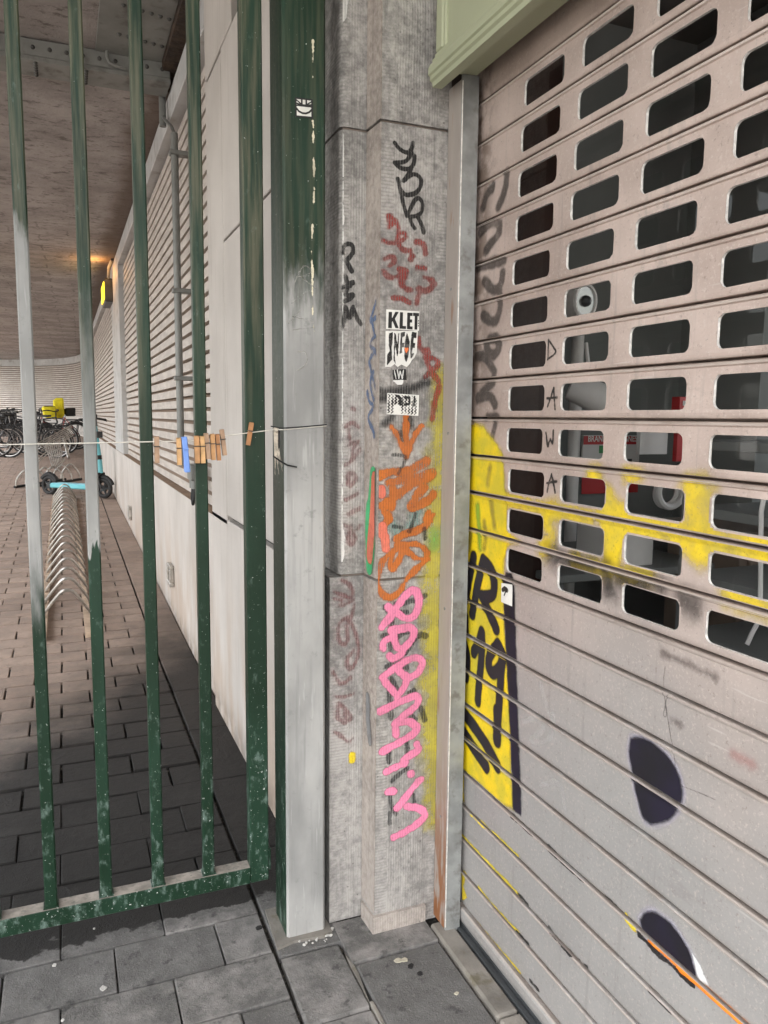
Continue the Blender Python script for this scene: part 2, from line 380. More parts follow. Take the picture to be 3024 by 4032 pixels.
M_STEEL = simple('grey_steel_paint', (.21, .21, .195), .55, 0, .2, 4, .001, 40, (.08, .07, .06))
M_RIVET = simple('rivet_paint', (.07, .068, .062), .5, 0, .2, 10)
M_RUSTDARK = simple('rusty_gap', (.05, .03, .018), .9, 0, .6, 14, .01, 30)
M_TUBE = simple('zinc_tube', (.50, .475, .44), .34, .7, .3, 9, 0, 0, (.25, .2, .15))
M_WOOD = simple('timber_rail', (.45, .34, .25), .75, 0, .25, 9)
M_ROOF = simple('olive_fascia_paint', (.40, .42, .285), .42, 0, .06, 3, .0004, 60)
M_WHITE = simple('white_paint', (.72, .71, .69), .5, 0, .06, 6)
M_LINE = simple('cotton_line', (.72, .69, .62), .9, 0, .15, 60)

# ------------------------------------------------------------------ paint films: signed distance of strokes kept on a fine grid
def paint_mat(name, col, soft=.0015, op=.95, amp=.002, ns=120, rib=0.0, col2=None, rough=.5, tone=9, grain=.4):
    t = NT(name); a = t.n('Attribute', attribute_name='sd').outputs['Fac']; o = t.xyz()
    d = t.m('ADD', a, t.m('MULTIPLY', t.m('SUBTRACT', t.noise(ns, 4, rough=.7), .5), 2 * amp))
    d = t.m('ADD', d, t.m('MULTIPLY', t.m('SUBTRACT', t.noise(24, 3), .5), 3.4 * amp))
    al = t.step(d, soft, -soft)
    if grain > .3: al = t.m('MULTIPLY', al, t.step(t.noise(13, 4, rough=.65), .30, .52, .68, 1.0))
    if rib:
        s = t.m('ADD', o[0], o[1]); rv = t.m('SINE', t.m('MULTIPLY', t.m('ADD', s, t.m('MULTIPLY', t.noise(9, 2), .004)), 2 * math.pi / .0072))
        rv = t.m('ADD', rv, t.m('MULTIPLY', t.m('SUBTRACT', t.noise(70, 4), .5), 3.2))
        al = t.m('MULTIPLY', al, t.m('SUBTRACT', 1.0, t.m('MULTIPLY', t.step(rv, -.3, 1.0), rib)))
    al = t.m('MULTIPLY', al, op)
    if grain: al = t.m('MULTIPLY', al, t.m('SUBTRACT', 1.0, t.m('MULTIPLY', t.step(t.noise(150, 4, rough=.8), .55, .70), grain)))
    c = t.mix(t.step(t.noise(tone, 5), .3, .7), scl(col, .82), scl(col, 1.06)) if col2 is None else t.mix(t.step(t.noise(tone, 5), .35, .65), col, col2)
    t.fin(c, rough)
    tr = t.n('BsdfTransparent'); mx = t.n('MixShader'); t.set(mx.inputs[0], al); t.set(mx.inputs[1], tr.outputs[0]); t.set(mx.inputs[2], t.b.outputs[0]); t.set(t.out.inputs['Surface'], mx.outputs[0])
    return t.mat
def sdf_strokes(U, V, strokes, S):
    for pts, r in strokes:
        if len(pts) == 1: pts = [pts[0], pts[0]]
        for (a, b) in zip(pts[:-1], pts[1:]):
            ax, ay = a; bx, by = b; dx, dy = bx - ax, by - ay; L = dx * dx + dy * dy
            t = 0 if L < 1e-12 else np.clip(((U - ax) * dx + (V - ay) * dy) / L, 0, 1)
            S = np.minimum(S, np.hypot(U - ax - t * dx, V - ay - t * dy) - r)
    return S
def sdf_poly(U, V, poly, S):
    P = np.array(poly); ins = np.zeros(U.shape, bool); D = np.full(U.shape, 9.0)
    for i in range(len(P)):
        ax, ay = P[i]; bx, by = P[(i + 1) % len(P)]; dx, dy = bx - ax, by - ay; L = dx * dx + dy * dy + 1e-12
        t = np.clip(((U - ax) * dx + (V - ay) * dy) / L, 0, 1); D = np.minimum(D, np.hypot(U - ax - t * dx, V - ay - t * dy))
        c = ((ay > V) != (by > V)) & (U < (bx - ax) * (V - ay) / (by - ay + 1e-12) + ax); ins ^= c
    return np.minimum(S, np.where(ins, -D, D))
def smooth(pts, n=2):
    for _ in range(n):
        if len(pts) < 3: return pts
        q = [pts[0]]
        for a, b in zip(pts[:-1], pts[1:]):
            q += [tuple(i * .75 + j * .25 for i, j in zip(a, b)), tuple(i * .25 + j * .75 for i, j in zip(a, b))]
        q.append(pts[-1]); pts = q
    return pts
def film(name, parent, mat, surf, strokes=(), polys=(), cell=.003, marg=.006, clip=None, lift=.0006, label=None):
    """surf(u,v,lift)->(x,y,z) arrays; strokes/polys in (u,v) metres"""
    allp = [(p, r) for pts, r in strokes for p in pts] + [(p, 0) for pl in polys for p in pl]
    u0 = min(p[0] - r for p, r in allp) - marg; u1 = max(p[0] + r for p, r in allp) + marg
    v0 = min(p[1] - r for p, r in allp) - marg; v1 = max(p[1] + r for p, r in allp) + marg
    if clip: u0, u1, v0, v1 = max(u0, clip[0]), min(u1, clip[1]), max(v0, clip[2]), min(v1, clip[3])
    nu = max(2, int((u1 - u0) / cell) + 2); nv = max(2, int((v1 - v0) / cell) + 2)
    U, V = np.meshgrid(np.linspace(u0, u1, nu), np.linspace(v0, v1, nv), indexing='ij')
    S = np.full(U.shape, 9.0); S = sdf_strokes(U, V, strokes, S)
    for pl in polys: S = sdf_poly(U, V, pl, S)
    x, y, zz, drop = surf(U, V, lift)
    mn = np.minimum(np.minimum(S[:-1, :-1], S[1:, :-1]), np.minimum(S[:-1, 1:], S[1:, 1:]))
    dr = drop[:-1, :-1] | drop[1:, :-1] | drop[:-1, 1:] | drop[1:, 1:]
    I, J = np.nonzero((mn < marg) & ~dr)
    if len(I) == 0: return None
    idx = np.arange(nu * nv).reshape(nu, nv)
    Q = np.stack([idx[I, J], idx[I + 1, J], idx[I + 1, J + 1], idx[I, J + 1]], 1)
    used, inv = np.unique(Q.ravel(), return_inverse=True); Q = inv.reshape(-1, 4)
    off = ORG.get(parent.name, Vector((0, 0, 0)))
    co = np.stack([np.broadcast_to(x, U.shape).ravel()[used] - off.x, np.broadcast_to(y, U.shape).ravel()[used] - off.y, np.broadcast_to(zz, U.shape).ravel()[used] - off.z], 1)
    me = bpy.data.meshes.new(name); me.vertices.add(len(co)); me.vertices.foreach_set('co', co.ravel().astype(np.float32))
    me.loops.add(Q.size); me.loops.foreach_set('vertex_index', Q.ravel().astype(np.int32)); me.polygons.add(len(Q))
    me.polygons.foreach_set('loop_start', np.arange(0, Q.size, 4, dtype=np.int32)); me.update(calc_edges=True)
    at = me.attributes.new('sd', 'FLOAT', 'POINT'); at.data.foreach_set('value', S.ravel()[used].astype(np.float32))
    me.materials.append(mat)
    o = put(name, me, parent, off)
    if label: o['label'] = label
    return o

# ================================================================== GROUND
RAMP = .028
def fz(y): return RAMP * max(0.0, y - 4.5)
g = MB(); L = 70
g.add([(-L, -L, -.05), (L, -L, -.05), (L, L, -.05), (-L, L, -.05)], [(0, 1, 2, 3)])
mk('ground', g, M_STREET, kind='structure')
mk('street', MB().add([(-40, -40, -.03), (40, -40, -.03), (40, -5.2, -.03), (-40, -5.2, -.03)], [(0, 1, 2, 3)]), M_STREET, kind='structure')
g = MB(); ys = [-5.2, 1.0, 2.2, 4.5, 36]
for a, b in zip(ys[:-1], ys[1:]): g.add([(-9, a, fz(a) - .02), (1.3, a, fz(a) - .02), (1.3, b, fz(b) - .02), (-9, b, fz(b) - .02)], [(0, 1, 2, 3)])
pav = mk('pavement', g, M_JOINT, kind='structure')

# pavers in running bond; the nearest are single pieces, the far ones one joined part
PW, PH = .2625, .1745
pieces = []
for k in range(-9, 150):
    y0 = 1.683 + PH * k; yc = y0 + PH / 2
    if yc > 30: break
    off = .073 if k % 2 else .2045
    xl = -.9 - .11 * max(yc, 0)
    i = math.floor((xl - off) / PW)
    while True:
        xa = off + PW * i; xb = xa + PW; i += 1
        if xa > .44: break
        xb = min(xb, .4605)
        if xb - xa < .03: continue
        pieces.append((xa, xb, y0, y0 + PH))
def seen(p):
    x, y = (p[0] + p[1]) / 2, (p[2] + p[3]) / 2
    v = Rm @ np.array([x, y, fz(y) - CAMH])
    if v[2] < .2: return 1e6 + math.hypot(x, y)
    px, py = CX + F * v[0] / v[2], CY + F * v[1] / v[2]
    if px < -220 or px > 3200 or py > 4300: return 1e5 + math.hypot(x, y)
    return math.hypot(x, y)
pieces.sort(key=seen)
PVM = {}
def paver_mesh(wd, dp, var, far_):
    key = (round(wd, 3), round(dp, 3), var, far_)
    if key not in PVM:
        r = random.Random(str(key)); m = MB(); gap = .0085 if far_ else .0032
        m.box(-wd / 2 + gap * .55, wd / 2 - gap * .55, -dp / 2 + gap, dp / 2 - gap, -.05, 0, .0022)
        m.v = [(x + r.uniform(-.0016, .0016), y + r.uniform(-.0016, .0016), z + (r.uniform(-.0015, .0015) if z > -.01 else 0)) for x, y, z in m.v]
        me = m.mesh('paver'); me.materials.append(M_PAVER); PVM[key] = me
    return PVM[key]
far = MB()
for n, (xa, xb, ya, yb) in enumerate(pieces):
    yc = (ya + yb) / 2
    if n < 300:
        o = put('paver', paver_mesh(xb - xa, yb - ya, random.randrange(6), yc > 2.9), pav, ((xa + xb) / 2, yc, fz(yc) + random.uniform(-.0035, .002)))
        o.rotation_euler = (math.atan(RAMP) if yc > 4.5 else random.uniform(-.006, .006), random.uniform(-.006, .006), random.uniform(-.006, .006))
    else:
        z = fz(yc) + random.uniform(-.003, .002)
        far.m = Matrix.Translation(((xa + xb) / 2, yc, z)) @ Matrix.Rotation(math.atan(RAMP) if yc > 4.5 else 0, 4, 'X')
        a, b = (xb - xa) / 2 - .0055, (yb - ya) / 2 - .012
        far.add([(-a, -b, 0), (a, -b, 0), (a, b, 0), (-a, b, 0), (-a - .003, -b - .003, -.03), (a + .003, -b - .003, -.03), (a + .003, b + .003, -.03), (-a - .003, b + .003, -.03)],
                [(0, 1, 2, 3), (4, 5, 1, 0), (5, 6, 2, 1), (6, 7, 3, 2), (7, 4, 0, 3)])
far.m = Matrix.Identity(4)
mk('paver_field', far, M_PAVER, pav, kind='stuff')
# border slabs along the wall, past the drain slot
y = 1.583 - .30 * 6
bj = [-.3, .2, .62, 1.06, 1.583, 1.83, 2.36, 2.9, 3.42, 3.95, 4.5] + [5.05 + .55 * i for i in range(45)]
for a, b in zip(bj[:-1], bj[1:]):
    x1 = .630 if b < 1.9 else .655
    m = MB(); s0, s1 = fz(a), fz(b)
    m.box(.4705, x1, a + .003, b - .004, -.05, 0, .004)
    m.v = [(x + random.uniform(-.002, .002), yy + random.uniform(-.002, .002), z + s0 + (s1 - s0) * (yy - a) / (b - a) - .002) for x, yy, z in m.v]
    mk('border_slab', m, M_PAVER if b > 1.9 else M_SLAB, pav)
# shop-side slabs and kerb stones
for a, b in ((.35, .87), (.875, 1.30), (1.305, 1.733)):
    mk('large_slab', MB().box(.643, .884, a, b, -.05, .001, .005), M_SLAB, pav)
mk('large_slab', MB().prism([(.640, 1.738), (.884, 1.738), (.884, 1.826), (.736, 1.826), (.731, 1.905), (.640, 1.905)], -.05, .004), M_SLAB, pav)
mk('mortar_strip', MB().prism([(.6315, 1.60), (.6415, 1.70), (.641, 1.735), (.634, 1.78), (.6315, 1.74)], -.03, -.001), M_KERB, pav)
mk('mortar_strip', MB().box(.6315, .6415, .35, 1.60, -.03, .0015, .002), M_KERB, pav)
for a, b in ((-.4, .62), (.625, 1.43), (1.435, 1.80)):
    m = MB().box(.8885, .947, a, b, -.05, .010, .006); mk('kerb_stone', m, M_KERB, pav)

# pebbles and grit at the foot of the post
M_PEB = simple('pebble_stone', (.46, .45, .43), .8, 0, .35, 90)
for i in range(26):
    a = .515 + .12 * random.random() ** .6; b = 1.862 + random.uniform(-.018, .018) + (a > .605) * .015
    m = MB(); r = random.uniform(.0022, .005); m.sphere((a, b, r * .5), r, 6, 4, (random.uniform(.7, 1.3), random.uniform(.7, 1.2), .7))
    mk('pebble', m, M_PEB, label='small white pebble in the grit at the foot of the green post', cat='pebble', group='white pebbles at the foot of the post', at=Vector((a, b, 0)))

# ================================================================== PILLAR
pil = thing('stone_pillar', (.78, 2.0, 0), 'grey ribbed stone pillar covered in graffiti between post and shutter', 'pillar')
def rounded(poly_l, xl):
    r = .016; c = [(xl + r - r * math.cos(t), 1.915 + r - r * math.sin(t)) for t in [math.pi / 2 * i / 5 for i in range(6)]]
    return c + [(.729, 1.915), (.733, 1.83), (.921, 1.83), (.921, 2.25), (xl, 2.25)]
mk('joint_mortar', MB().prism([(.668, 1.921), (.734, 1.921), (.739, 1.837), (.915, 1.837), (.915, 2.2), (.668, 2.2)], 0, 3.7), M_MORTAR, pil)
def blk(poly, z0, z1):
    mk('stone_block', MB().prism(poly, z0, z1), M_STONE, pil)
low = [(.634, 1.915), (.729, 1.915), (.733, 1.83), (.921, 1.83), (.921, 2.25), (.634, 2.25)]
blk(low, 0, .978); blk(rounded(low, .660), .985, 2.105); blk(rounded(low, .660), 2.112, 3.75)
for z0, z1 in ((.06, .977), (.986, 2.104), (2.113, 3.7)):
    ch = MB().prism([(.7275, 1.9125), (.7315, 1.8275), (.7335, 1.828), (.7295, 1.913)], z0, z1)
    mk('chamfer_face', ch, M_CHAMF, pil)
mk('base_course', MB().prism([(.722, 1.90), (.7265, 1.820), (.884, 1.820), (.884, 1.86), (.729, 1.905)], 0, .052), M_CHAMF, pil)
def SF(Y):
    def f(U, V, l): return U, Y - l, V, np.zeros(U.shape, bool)
    return f
def SS(X):
    def f(U, V, l): return X - l, U, V, np.zeros(U.shape, bool)
    return f
def pf(zf, pts, Y=1.83):
    out = []
    for p in pts: q = on_plane(*zf(*p), 1, Y); out.append((q[0], q[2]))
    return out
def ps(zf, pts, X):
    out = []
    for p in pts: q = on_plane(*zf(*p), 0, X); out.append((q[1], q[2]))
    return out
FR = (.736, .918, 0.06, 3.0); FL = SF(1.915); FF = SF(1.83)
def S_(zf, r, *lines, Y=1.83, sm=2): return [(smooth(pf(zf, l, Y), sm), r) for l in lines]
# black tag
P_BLACK = paint_mat('black_marker', (.012, .011, .011), .0012, .97, .0016, 160, .25)
film('painted_tag', pil, P_BLACK, FF, S_(Z5, .0052,
    [(940, 1165), (965, 1205), (1010, 1240), (1060, 1250), (1082, 1210), (1090, 1165)], [(1080, 1250), (1050, 1295), (1030, 1322), (940, 1330)],
    [(940, 1330), (975, 1370), (1040, 1385), (1078, 1370), (1100, 1330), (1105, 1275)], [(1075, 1380), (1050, 1430), (1015, 1475)],
    [(1020, 1470), (1060, 1432), (1110, 1420), (1152, 1450), (1160, 1505), (1135, 1560), (1080, 1592), (1020, 1592), (990, 1545)],
    [(965, 1460), (985, 1550), (1008, 1650), (1040, 1765)], [(1040, 1765), (1075, 1690), (1110, 1622), (1150, 1620), (1172, 1670), (1165, 1730), (1130, 1762), (1065, 1772)],
    [(1065, 1772), (1080, 1830), (1105, 1865)], [(1128, 1772), (1160, 1830), (1177, 1895)]), clip=FR, lift=.0008, label='black marker tag high on the pillar')
P_RED = paint_mat('red_paint', (.30, .04, .032), .0024, .70, .005, 80, .30)
film('painted_tag', pil, P_RED, FF, S_(Z5, .0068, [(895, 1765), (900, 1850)], [(905, 1770), (955, 1800), (895, 1855)], [(950, 1800), (975, 1895), (960, 1975)], [(965, 1900), (1035, 1905), (1020, 1960), (965, 1965)],
    [(850, 1965), (890, 1988), (935, 1985)], [(970, 1990), (1010, 2045), (1070, 2050)], [(1110, 1975), (1175, 1988), (1190, 2065)]) +
    S_(Z6, .0068, [(860, 40), (920, 15), (945, 60), (900, 100)], [(858, 145), (890, 185), (960, 190), (1010, 150)], [(975, 125), (1045, 130), (1010, 205)], [(1120, 105), (1190, 118)], [(1180, 190), (1255, 225)],
    [(990, 210), (1010, 275), (1075, 300)], [(1075, 0), (1060, 60), (1090, 20)], [(1130, 292), (1220, 305), (1272, 245)], [(1145, 280), (1120, 405)], [(925, 360), (1000, 362), (1065, 395)],
    [(1140, 690), (1150, 790), (1235, 790), (1175, 855), (1255, 850), (1300, 880), (1280, 925), (1220, 960), (1275, 1000), (1315, 1070), (1285, 1150), (1262, 1230), (1250, 1350)], [(1205, 880), (1245, 960), (1190, 1000)]), clip=FR, lift=.0004, label='faded dark red tag on the pillar')
P_SOOT = paint_mat('black_spray', (.02, .021, .022), .009, .78, .004, 60, .35)
film('painted_smear', pil, P_SOOT, FF, S_(Z6, .018, [(835, 1150), (930, 1150), (1030, 1120)]) + S_(Z6, .009, [(1030, 1115), (1120, 1090), (1205, 1040)], [(865, 1385), (915, 1335)], [(1060, 1340), (1075, 1400)]), clip=FR, lift=.0004, marg=.014, label='black spray smear under the stickers')
P_ORANGE = paint_mat('orange_spray', (.62, .16, .015), .0040, .88, .006, 60, .22, (.48, .13, .02))
film('painted_tag', pil, P_ORANGE, FF, S_(Z6, .0085, [(1030, 1320), (1033, 1480), (1035, 1655)], [(918, 1420), (970, 1500), (1030, 1620)], [(1160, 1405), (1100, 1490), (1040, 1625)]) +
    S_(Z6, .013, [(820, 1810), (930, 1780), (1060, 1775), (1140, 1730), (1205, 1700)], [(900, 1865), (1060, 1850), (1150, 1820), (1250, 1780)], [(1240, 1800), (1170, 1850), (1080, 1860)], [(925, 1900), (930, 1980), (910, 2060)], [(1180, 1910), (1130, 1960), (1080, 2050)], [(1255, 1960), (1190, 2030), (1090, 2070)], [(840, 2060), (960, 1960), (1050, 1900)]) +
    S_(Z7, .0105, [(1250, 60), (1190, 125), (1220, 40)], [(1230, 110), (1130, 185), (1040, 205), (950, 250)], [(860, 20), (900, 90), (860, 130)]) +
    S_(Z7, .0088, [(960, 290), (1000, 300), (1130, 295), (1200, 345), (1195, 430), (1100, 405), (1020, 320)], [(1000, 300), (930, 360), (900, 430), (920, 515), (950, 480), (985, 390), (1000, 305)],
    [(930, 350), (850, 420), (805, 520), (800, 620), (830, 700), (880, 740), (940, 730), (1000, 650), (1060, 545), (1130, 480), (1205, 415)]), clip=FR, lift=.001, marg=.009, label='orange spray arrow and scribble in the middle of the pillar')
P_SALMON = paint_mat('salmon_spray', (.80, .20, .13), .003, .92, .002, 70, .15)
film('painted_smear', pil, P_SALMON, FF, S_(Z7, .012, [(860, 240), (865, 310), (870, 330)], [(840, 150), (845, 220)]) + S_(Z6, .012, [(830, 1920), (835, 1960)]), clip=FR, lift=.0012, marg=.007, label='salmon paint drips on the pillar')
P_TEAL = paint_mat('teal_grey_spray', (.25, .38, .34), .01, .6, .006, 50, .5)
film('painted_smear', pil, P_TEAL, FF, S_(Z7, .016, [(1100, 110), (1070, 160)], [(930, 150), (960, 200)], [(1100, 60), (1130, 20)]), clip=FR, lift=.0006, marg=.015)
P_DGREY = paint_mat('dark_marker', (.03, .032, .034), .002, .7, .003, 110, .55)
film('painted_tag', pil, P_DGREY, FF, S_(Z6, .0045, [(915, 1640), (980, 1640), (1045, 1665), (1000, 1730), (968, 1795)], [(985, 1450), (1000, 1520)]) + S_(Z7, .0055, [(930, 150), (1000, 160)], [(1110, 50), (1080, 140), (1060, 190)], [(1180, 170), (1190, 250)]) +
    S_(Z7, .0075, [(860, 810), (900, 850), (945, 780)], [(985, 780), (1090, 760), (1190, 715)], [(960, 850), (1040, 850)], [(920, 900), (905, 985)], [(845, 1045), (900, 1030)], [(905, 1090), (910, 1150)], [(955, 1060), (1000, 1020), (1045, 1010)], [(1030, 1185), (1080, 1100), (1140, 1030), (1195, 1045)],
    [(875, 1290), (920, 1260), (1005, 1240)], [(910, 1390), (940, 1440), (965, 1490)], [(990, 1290), (1040, 1300)], [(895, 1500), (905, 1610), (912, 1710)], [(1060, 1510), (1100, 1495)], [(1140, 1620), (1170, 1670), (1185, 1730)], [(1060, 1680), (1110, 1730)], [(1040, 1915), (1042, 1995)], [(890, 1985), (895, 2070)]) +
    S_(Z8, .006, [(900, 120), (960, 70), (1000, 40)], [(885, 200), (895, 290), (925, 340)], [(885, 330), (885, 400)], [(1040, 210), (1045, 260)]), clip=FR, lift=.0014, marg=.006, label='dark marker tag under the pink lettering')
P_PINK = paint_mat('pink_spray', (.86, .25, .42), .0028, .95, .0040, 70, .14)
film('painted_tag', pil, P_PINK, FF, S_(Z7, .0105,
    [(830, 975), (890, 905), (930, 850), (990, 760), (1050, 685), (1100, 662), (1140, 715), (1135, 810), (1095, 885), (1040, 905), (975, 870), (885, 805)],
    [(845, 1145), (845, 1100), (870, 1075), (925, 1050)], [(905, 1000), (1000, 985), (1060, 968), (1105, 1000), (1080, 1075), (1010, 1150), (960, 1140), (935, 1080), (925, 1010)], [(895, 1210), (925, 1240), (990, 1200), (1010, 1150)],
    [(838, 1380), (910, 1330), (1000, 1260), (1080, 1222), (1150, 1218), (1172, 1275), (1130, 1350), (1060, 1390), (1000, 1360), (950, 1300)], [(838, 1380), (880, 1440), (930, 1505), (975, 1525), (1015, 1460), (1045, 1390)], [(965, 1520), (966, 1565)],
    [(820, 1662), (930, 1605), (1050, 1550), (1110, 1532), (1142, 1555), (1115, 1620), (1020, 1690), (950, 1755)], [(950, 1760), (1040, 1735), (1090, 1755), (1135, 1800), (1090, 1850), (960, 1920), (840, 1985)], [(950, 1800), (950, 1850)],
    [(1005, 2060), (1060, 2015), (1115, 1985), (1140, 1970), (1120, 1930)]) + S_(Z8, .0105, [(862, 62), (930, 25), (985, 5)], [(1020, 75), (1022, 78)], [(872, 195), (910, 190)], [(932, 300), (1000, 215), (1050, 150), (1088, 112)], [(1003, 290), (1075, 298), (1118, 330), (1105, 375), (1010, 440), (910, 490)]),
    clip=FR, lift=.0018, marg=.006, label='bright pink lettering down the lower pillar')
P_YHAZE = paint_mat('yellow_overspray', (.62, .52, .03), .026, .72, .022, 22, .15, (.42, .36, .05))
film('overspray', pil, P_YHAZE, FF, [([(.915, .30), (.902, .6), (.896, .9), (.897, 1.05), (.905, 1.25), (.92, 1.5)], .030), ([(.884, .55), (.880, .9)], .014)], clip=FR, lift=.0003, marg=.05, cell=.005, label='yellow overspray along the pillar edge next to the shutter')
P_GHAZE = paint_mat('green_overspray', (.20, .50, .10), .022, .6, .006, 30, .3)
film('overspray', pil, P_GHAZE, FF, S_(Z7, .012, [(1270, 200), (1265, 300)]), clip=FR, lift=.0005, marg=.03, cell=.005)
# chamfer paint
XC = .7275
def C_(zf, r, *l): return [(smooth(ps(zf, q, XC), 2), r) for q in l]
CF = (1.834, 1.909, .06, 3.0)
P_GREENP = paint_mat('mint_green_spray', (.06, .50, .20), .002, .95, .002, 60, .12)
film('painted_stripe', pil, P_GREENP, SS(XC), C_(Z6, .013, [(760, 1790), (765, 1800)]) + C_(Z7, .022, [(735, 0), (725, 200), (735, 400), (735, 480)]) + C_(Z6, .020, [(765, 1800), (745, 2070)]) + C_(Z7, .012, [(800, 190), (770, 330), (745, 470)]), clip=CF, lift=.0006, label='mint green stripe on the chamfer')
film('painted_stripe', pil, P_SALMON, SS(XC), C_(Z6, .022, [(780, 1845), (775, 1950), (770, 2070)]) + C_(Z7, .022, [(770, 0), (762, 130), (745, 280), (740, 390)]), clip=CF, lift=.0012, label='salmon stripe over the green one')
P_BLUE = paint_mat('blue_chalk', (.06, .16, .36), .0018, .72, .003, 120, .5)
film('painted_tag', pil, P_BLUE, SS(XC), C_(Z6, .006, [(790, 385), (765, 470), (735, 560), (775, 530), (790, 520)], [(755, 540), (770, 610), (780, 670)], [(785, 670), (745, 710), (745, 760), (785, 780), (800, 850), (795, 900)], [(780, 790), (730, 870), (745, 930), (760, 1000), (785, 1090)], [(770, 960), (742, 1030), (750, 1120), (770, 1190)],
    [(720, 1130), (735, 1210), (770, 1230), (765, 1270), (722, 1320), (735, 1380), (765, 1430), (775, 1490)]), clip=CF, lift=.0006, label='thin blue scrawl on the chamfer')
P_GREYP = paint_mat('grey_touch_up', (.26, .265, .275), .002, .9, .003, 60, .1)
film('painted_stripe', pil, P_GREYP, SS(XC), C_(Z7, .015, [(725, 1550), (722, 1700), (735, 1880), (738, 1900)]), clip=CF, lift=.0006, label='grey touch-up smear on the chamfer')
P_YEL = paint_mat('yellow_spray', (.80, .60, .012), .004, .95, .003, 50, .15)
# left face
LY = 1.915; FLC = (.664, .727, .985, 3.4); FLL = (.637, .727, .02, .978)
def L_(zf, r, *l): return [(smooth(pf(zf, q, LY), 2), r) for q in l]
film('painted_tag', pil, P_BLACK, FL, L_(Z5, .0055, [(515, 2068), (518, 2015), (560, 1985), (600, 2005), (605, 2065)]) + L_(Z6, .0058, [(545, 55), (570, 100), (590, 140)], [(545, 55), (580, 20), (590, 0)], [(540, 185), (548, 230), (580, 260)], [(510, 275), (560, 262), (600, 232)], [(560, 262), (540, 330)], [(535, 385), (580, 370), (610, 325), (560, 340)],
    [(515, 590), (530, 520), (540, 432)], [(545, 440), (570, 545), (600, 432)], [(600, 435), (630, 520), (665, 572)]), clip=FLC, lift=.0006, label='black marker letters on the pillar beside the green post')
P_WINE = paint_mat('faded_wine_marker', (.26, .07, .075), .003, .5, .005, 90, .5)
film('painted_tag', pil, P_WINE, FL, L_(Z6, .0055, [(595, 1262), (612, 1275)], [(540, 1410), (590, 1370), (650, 1420)], [(565, 1440), (570, 1510)], [(560, 1560), (655, 1520), (600, 1580), (600, 1640)], [(540, 1720), (590, 1690), (655, 1600)], [(560, 1880), (560, 1800), (610, 1780), (630, 1840), (580, 1890)], [(540, 2010), (640, 1960)]) +
    L_(Z7, .0055, [(560, 50), (660, 0)], [(530, 130), (580, 170), (620, 190), (660, 140)], [(590, 140), (560, 240), (580, 325), (625, 250), (600, 190)]), clip=FLC, lift=.0004, label='faded wine-red scrawl above the joint')
film('painted_tag', pil, P_WINE, FL, L_(Z7, .0055, [(510, 590), (570, 620), (605, 670), (590, 740), (530, 720), (450, 690)], [(450, 740), (520, 760), (490, 800)], [(500, 800), (555, 780), (600, 755)], [(610, 790), (600, 880), (550, 905), (500, 915), (472, 1000), (490, 1100), (535, 1125), (560, 1060), (548, 960)],
    [(545, 905), (600, 960), (640, 1080), (650, 1180), (620, 1280), (560, 1325), (548, 1230), (600, 1170)], [(440, 1340), (490, 1440), (530, 1430), (580, 1390)], [(470, 1545), (530, 1540), (600, 1520)], [(480, 1590), (540, 1640), (600, 1720), (555, 1752), (540, 1670)], [(480, 1610), (470, 1720), (540, 1760)], [(450, 1830), (500, 1850), (560, 1920), (600, 1880)]), clip=FLL, lift=.0004, label='faded wine-red scrawl below the joint')
film('painted_spot', pil, P_YEL, FL, L_(Z7, .0095, [(592, 2020), (590, 2060)]), clip=FLL, lift=.0008, label='yellow paint spot')
P_WHITEP = paint_mat('white_limewash', (.72, .71, .68), .002, .9, .005, 45, .25)
film('painted_smear', pil, P_WHITEP, FL, polys=[pf(Z5, [(478, -300), (600, -300), (570, 0), (545, 150), (500, 235), (478, 200)], LY)], clip=(.664, .727, 2.12, 3.2), lift=.0006, label='white painted corner high on the pillar')
P_CRUST = paint_mat('white_filler', (.75, .74, .71), .0006, .95, .003, 70)
film('filler_edge', pil, P_CRUST, FL, [([(.6665, 2.10), (.667, 1.7), (.666, 1.35), (.6675, 1.02)], .0022), ([(.669, 1.03), (.668, 1.10)], .006)], clip=(.6655, .70, .985, 2.11), lift=.0006)

# stickers
def quad(zf, c): return pf(zf, c)
def bil(q, pts): # unit square (x right, y down) onto corner list tl,tr,br,bl
    q = [np.array(p) for p in q]
    return [tuple((1 - y) * ((1 - x) * q[0] + x * q[1]) + y * ((1 - x) * q[3] + x * q[2])) for x, y in pts]
M_STK = simple('sticker_paper', (.78, .77, .73), .55, 0, .1, 30)
INK = paint_mat('sticker_ink', (.012, .012, .012), .0004, 1.0, .0002, 200, grain=0)
INKW = paint_mat('sticker_ink_worn', (.012, .012, .012), .0006, .95, .0016, 160)
HEART = paint_mat('sticker_orange', (.85, .20, .06), .0005, 1, .0002, 100, grain=0)
def sticker(parent, quad_xz, Y, lab, th=.0004, lift=.002):
    m = MB(); v = [(x, Y - lift, z) for x, z in quad_xz] + [(x, Y - lift - th, z) for x, z in quad_xz]; n = len(quad_xz)
    m.add(v, [tuple(range(n - 1, -1, -1)), tuple(range(n, 2 * n))] + [(i, (i + 1) % n, n + (i + 1) % n, n + i) for i in range(n)])
    return mk('sticker', m, M_STK, parent, label=lab)
q1 = quad(Z6, [(870, 453), (1140, 470), (1136, 628), (868, 612)])
s1 = sticker(pil, q1, 1.83, 'white sticker reading KLET in bold black')
B = lambda p: bil(q1, p)
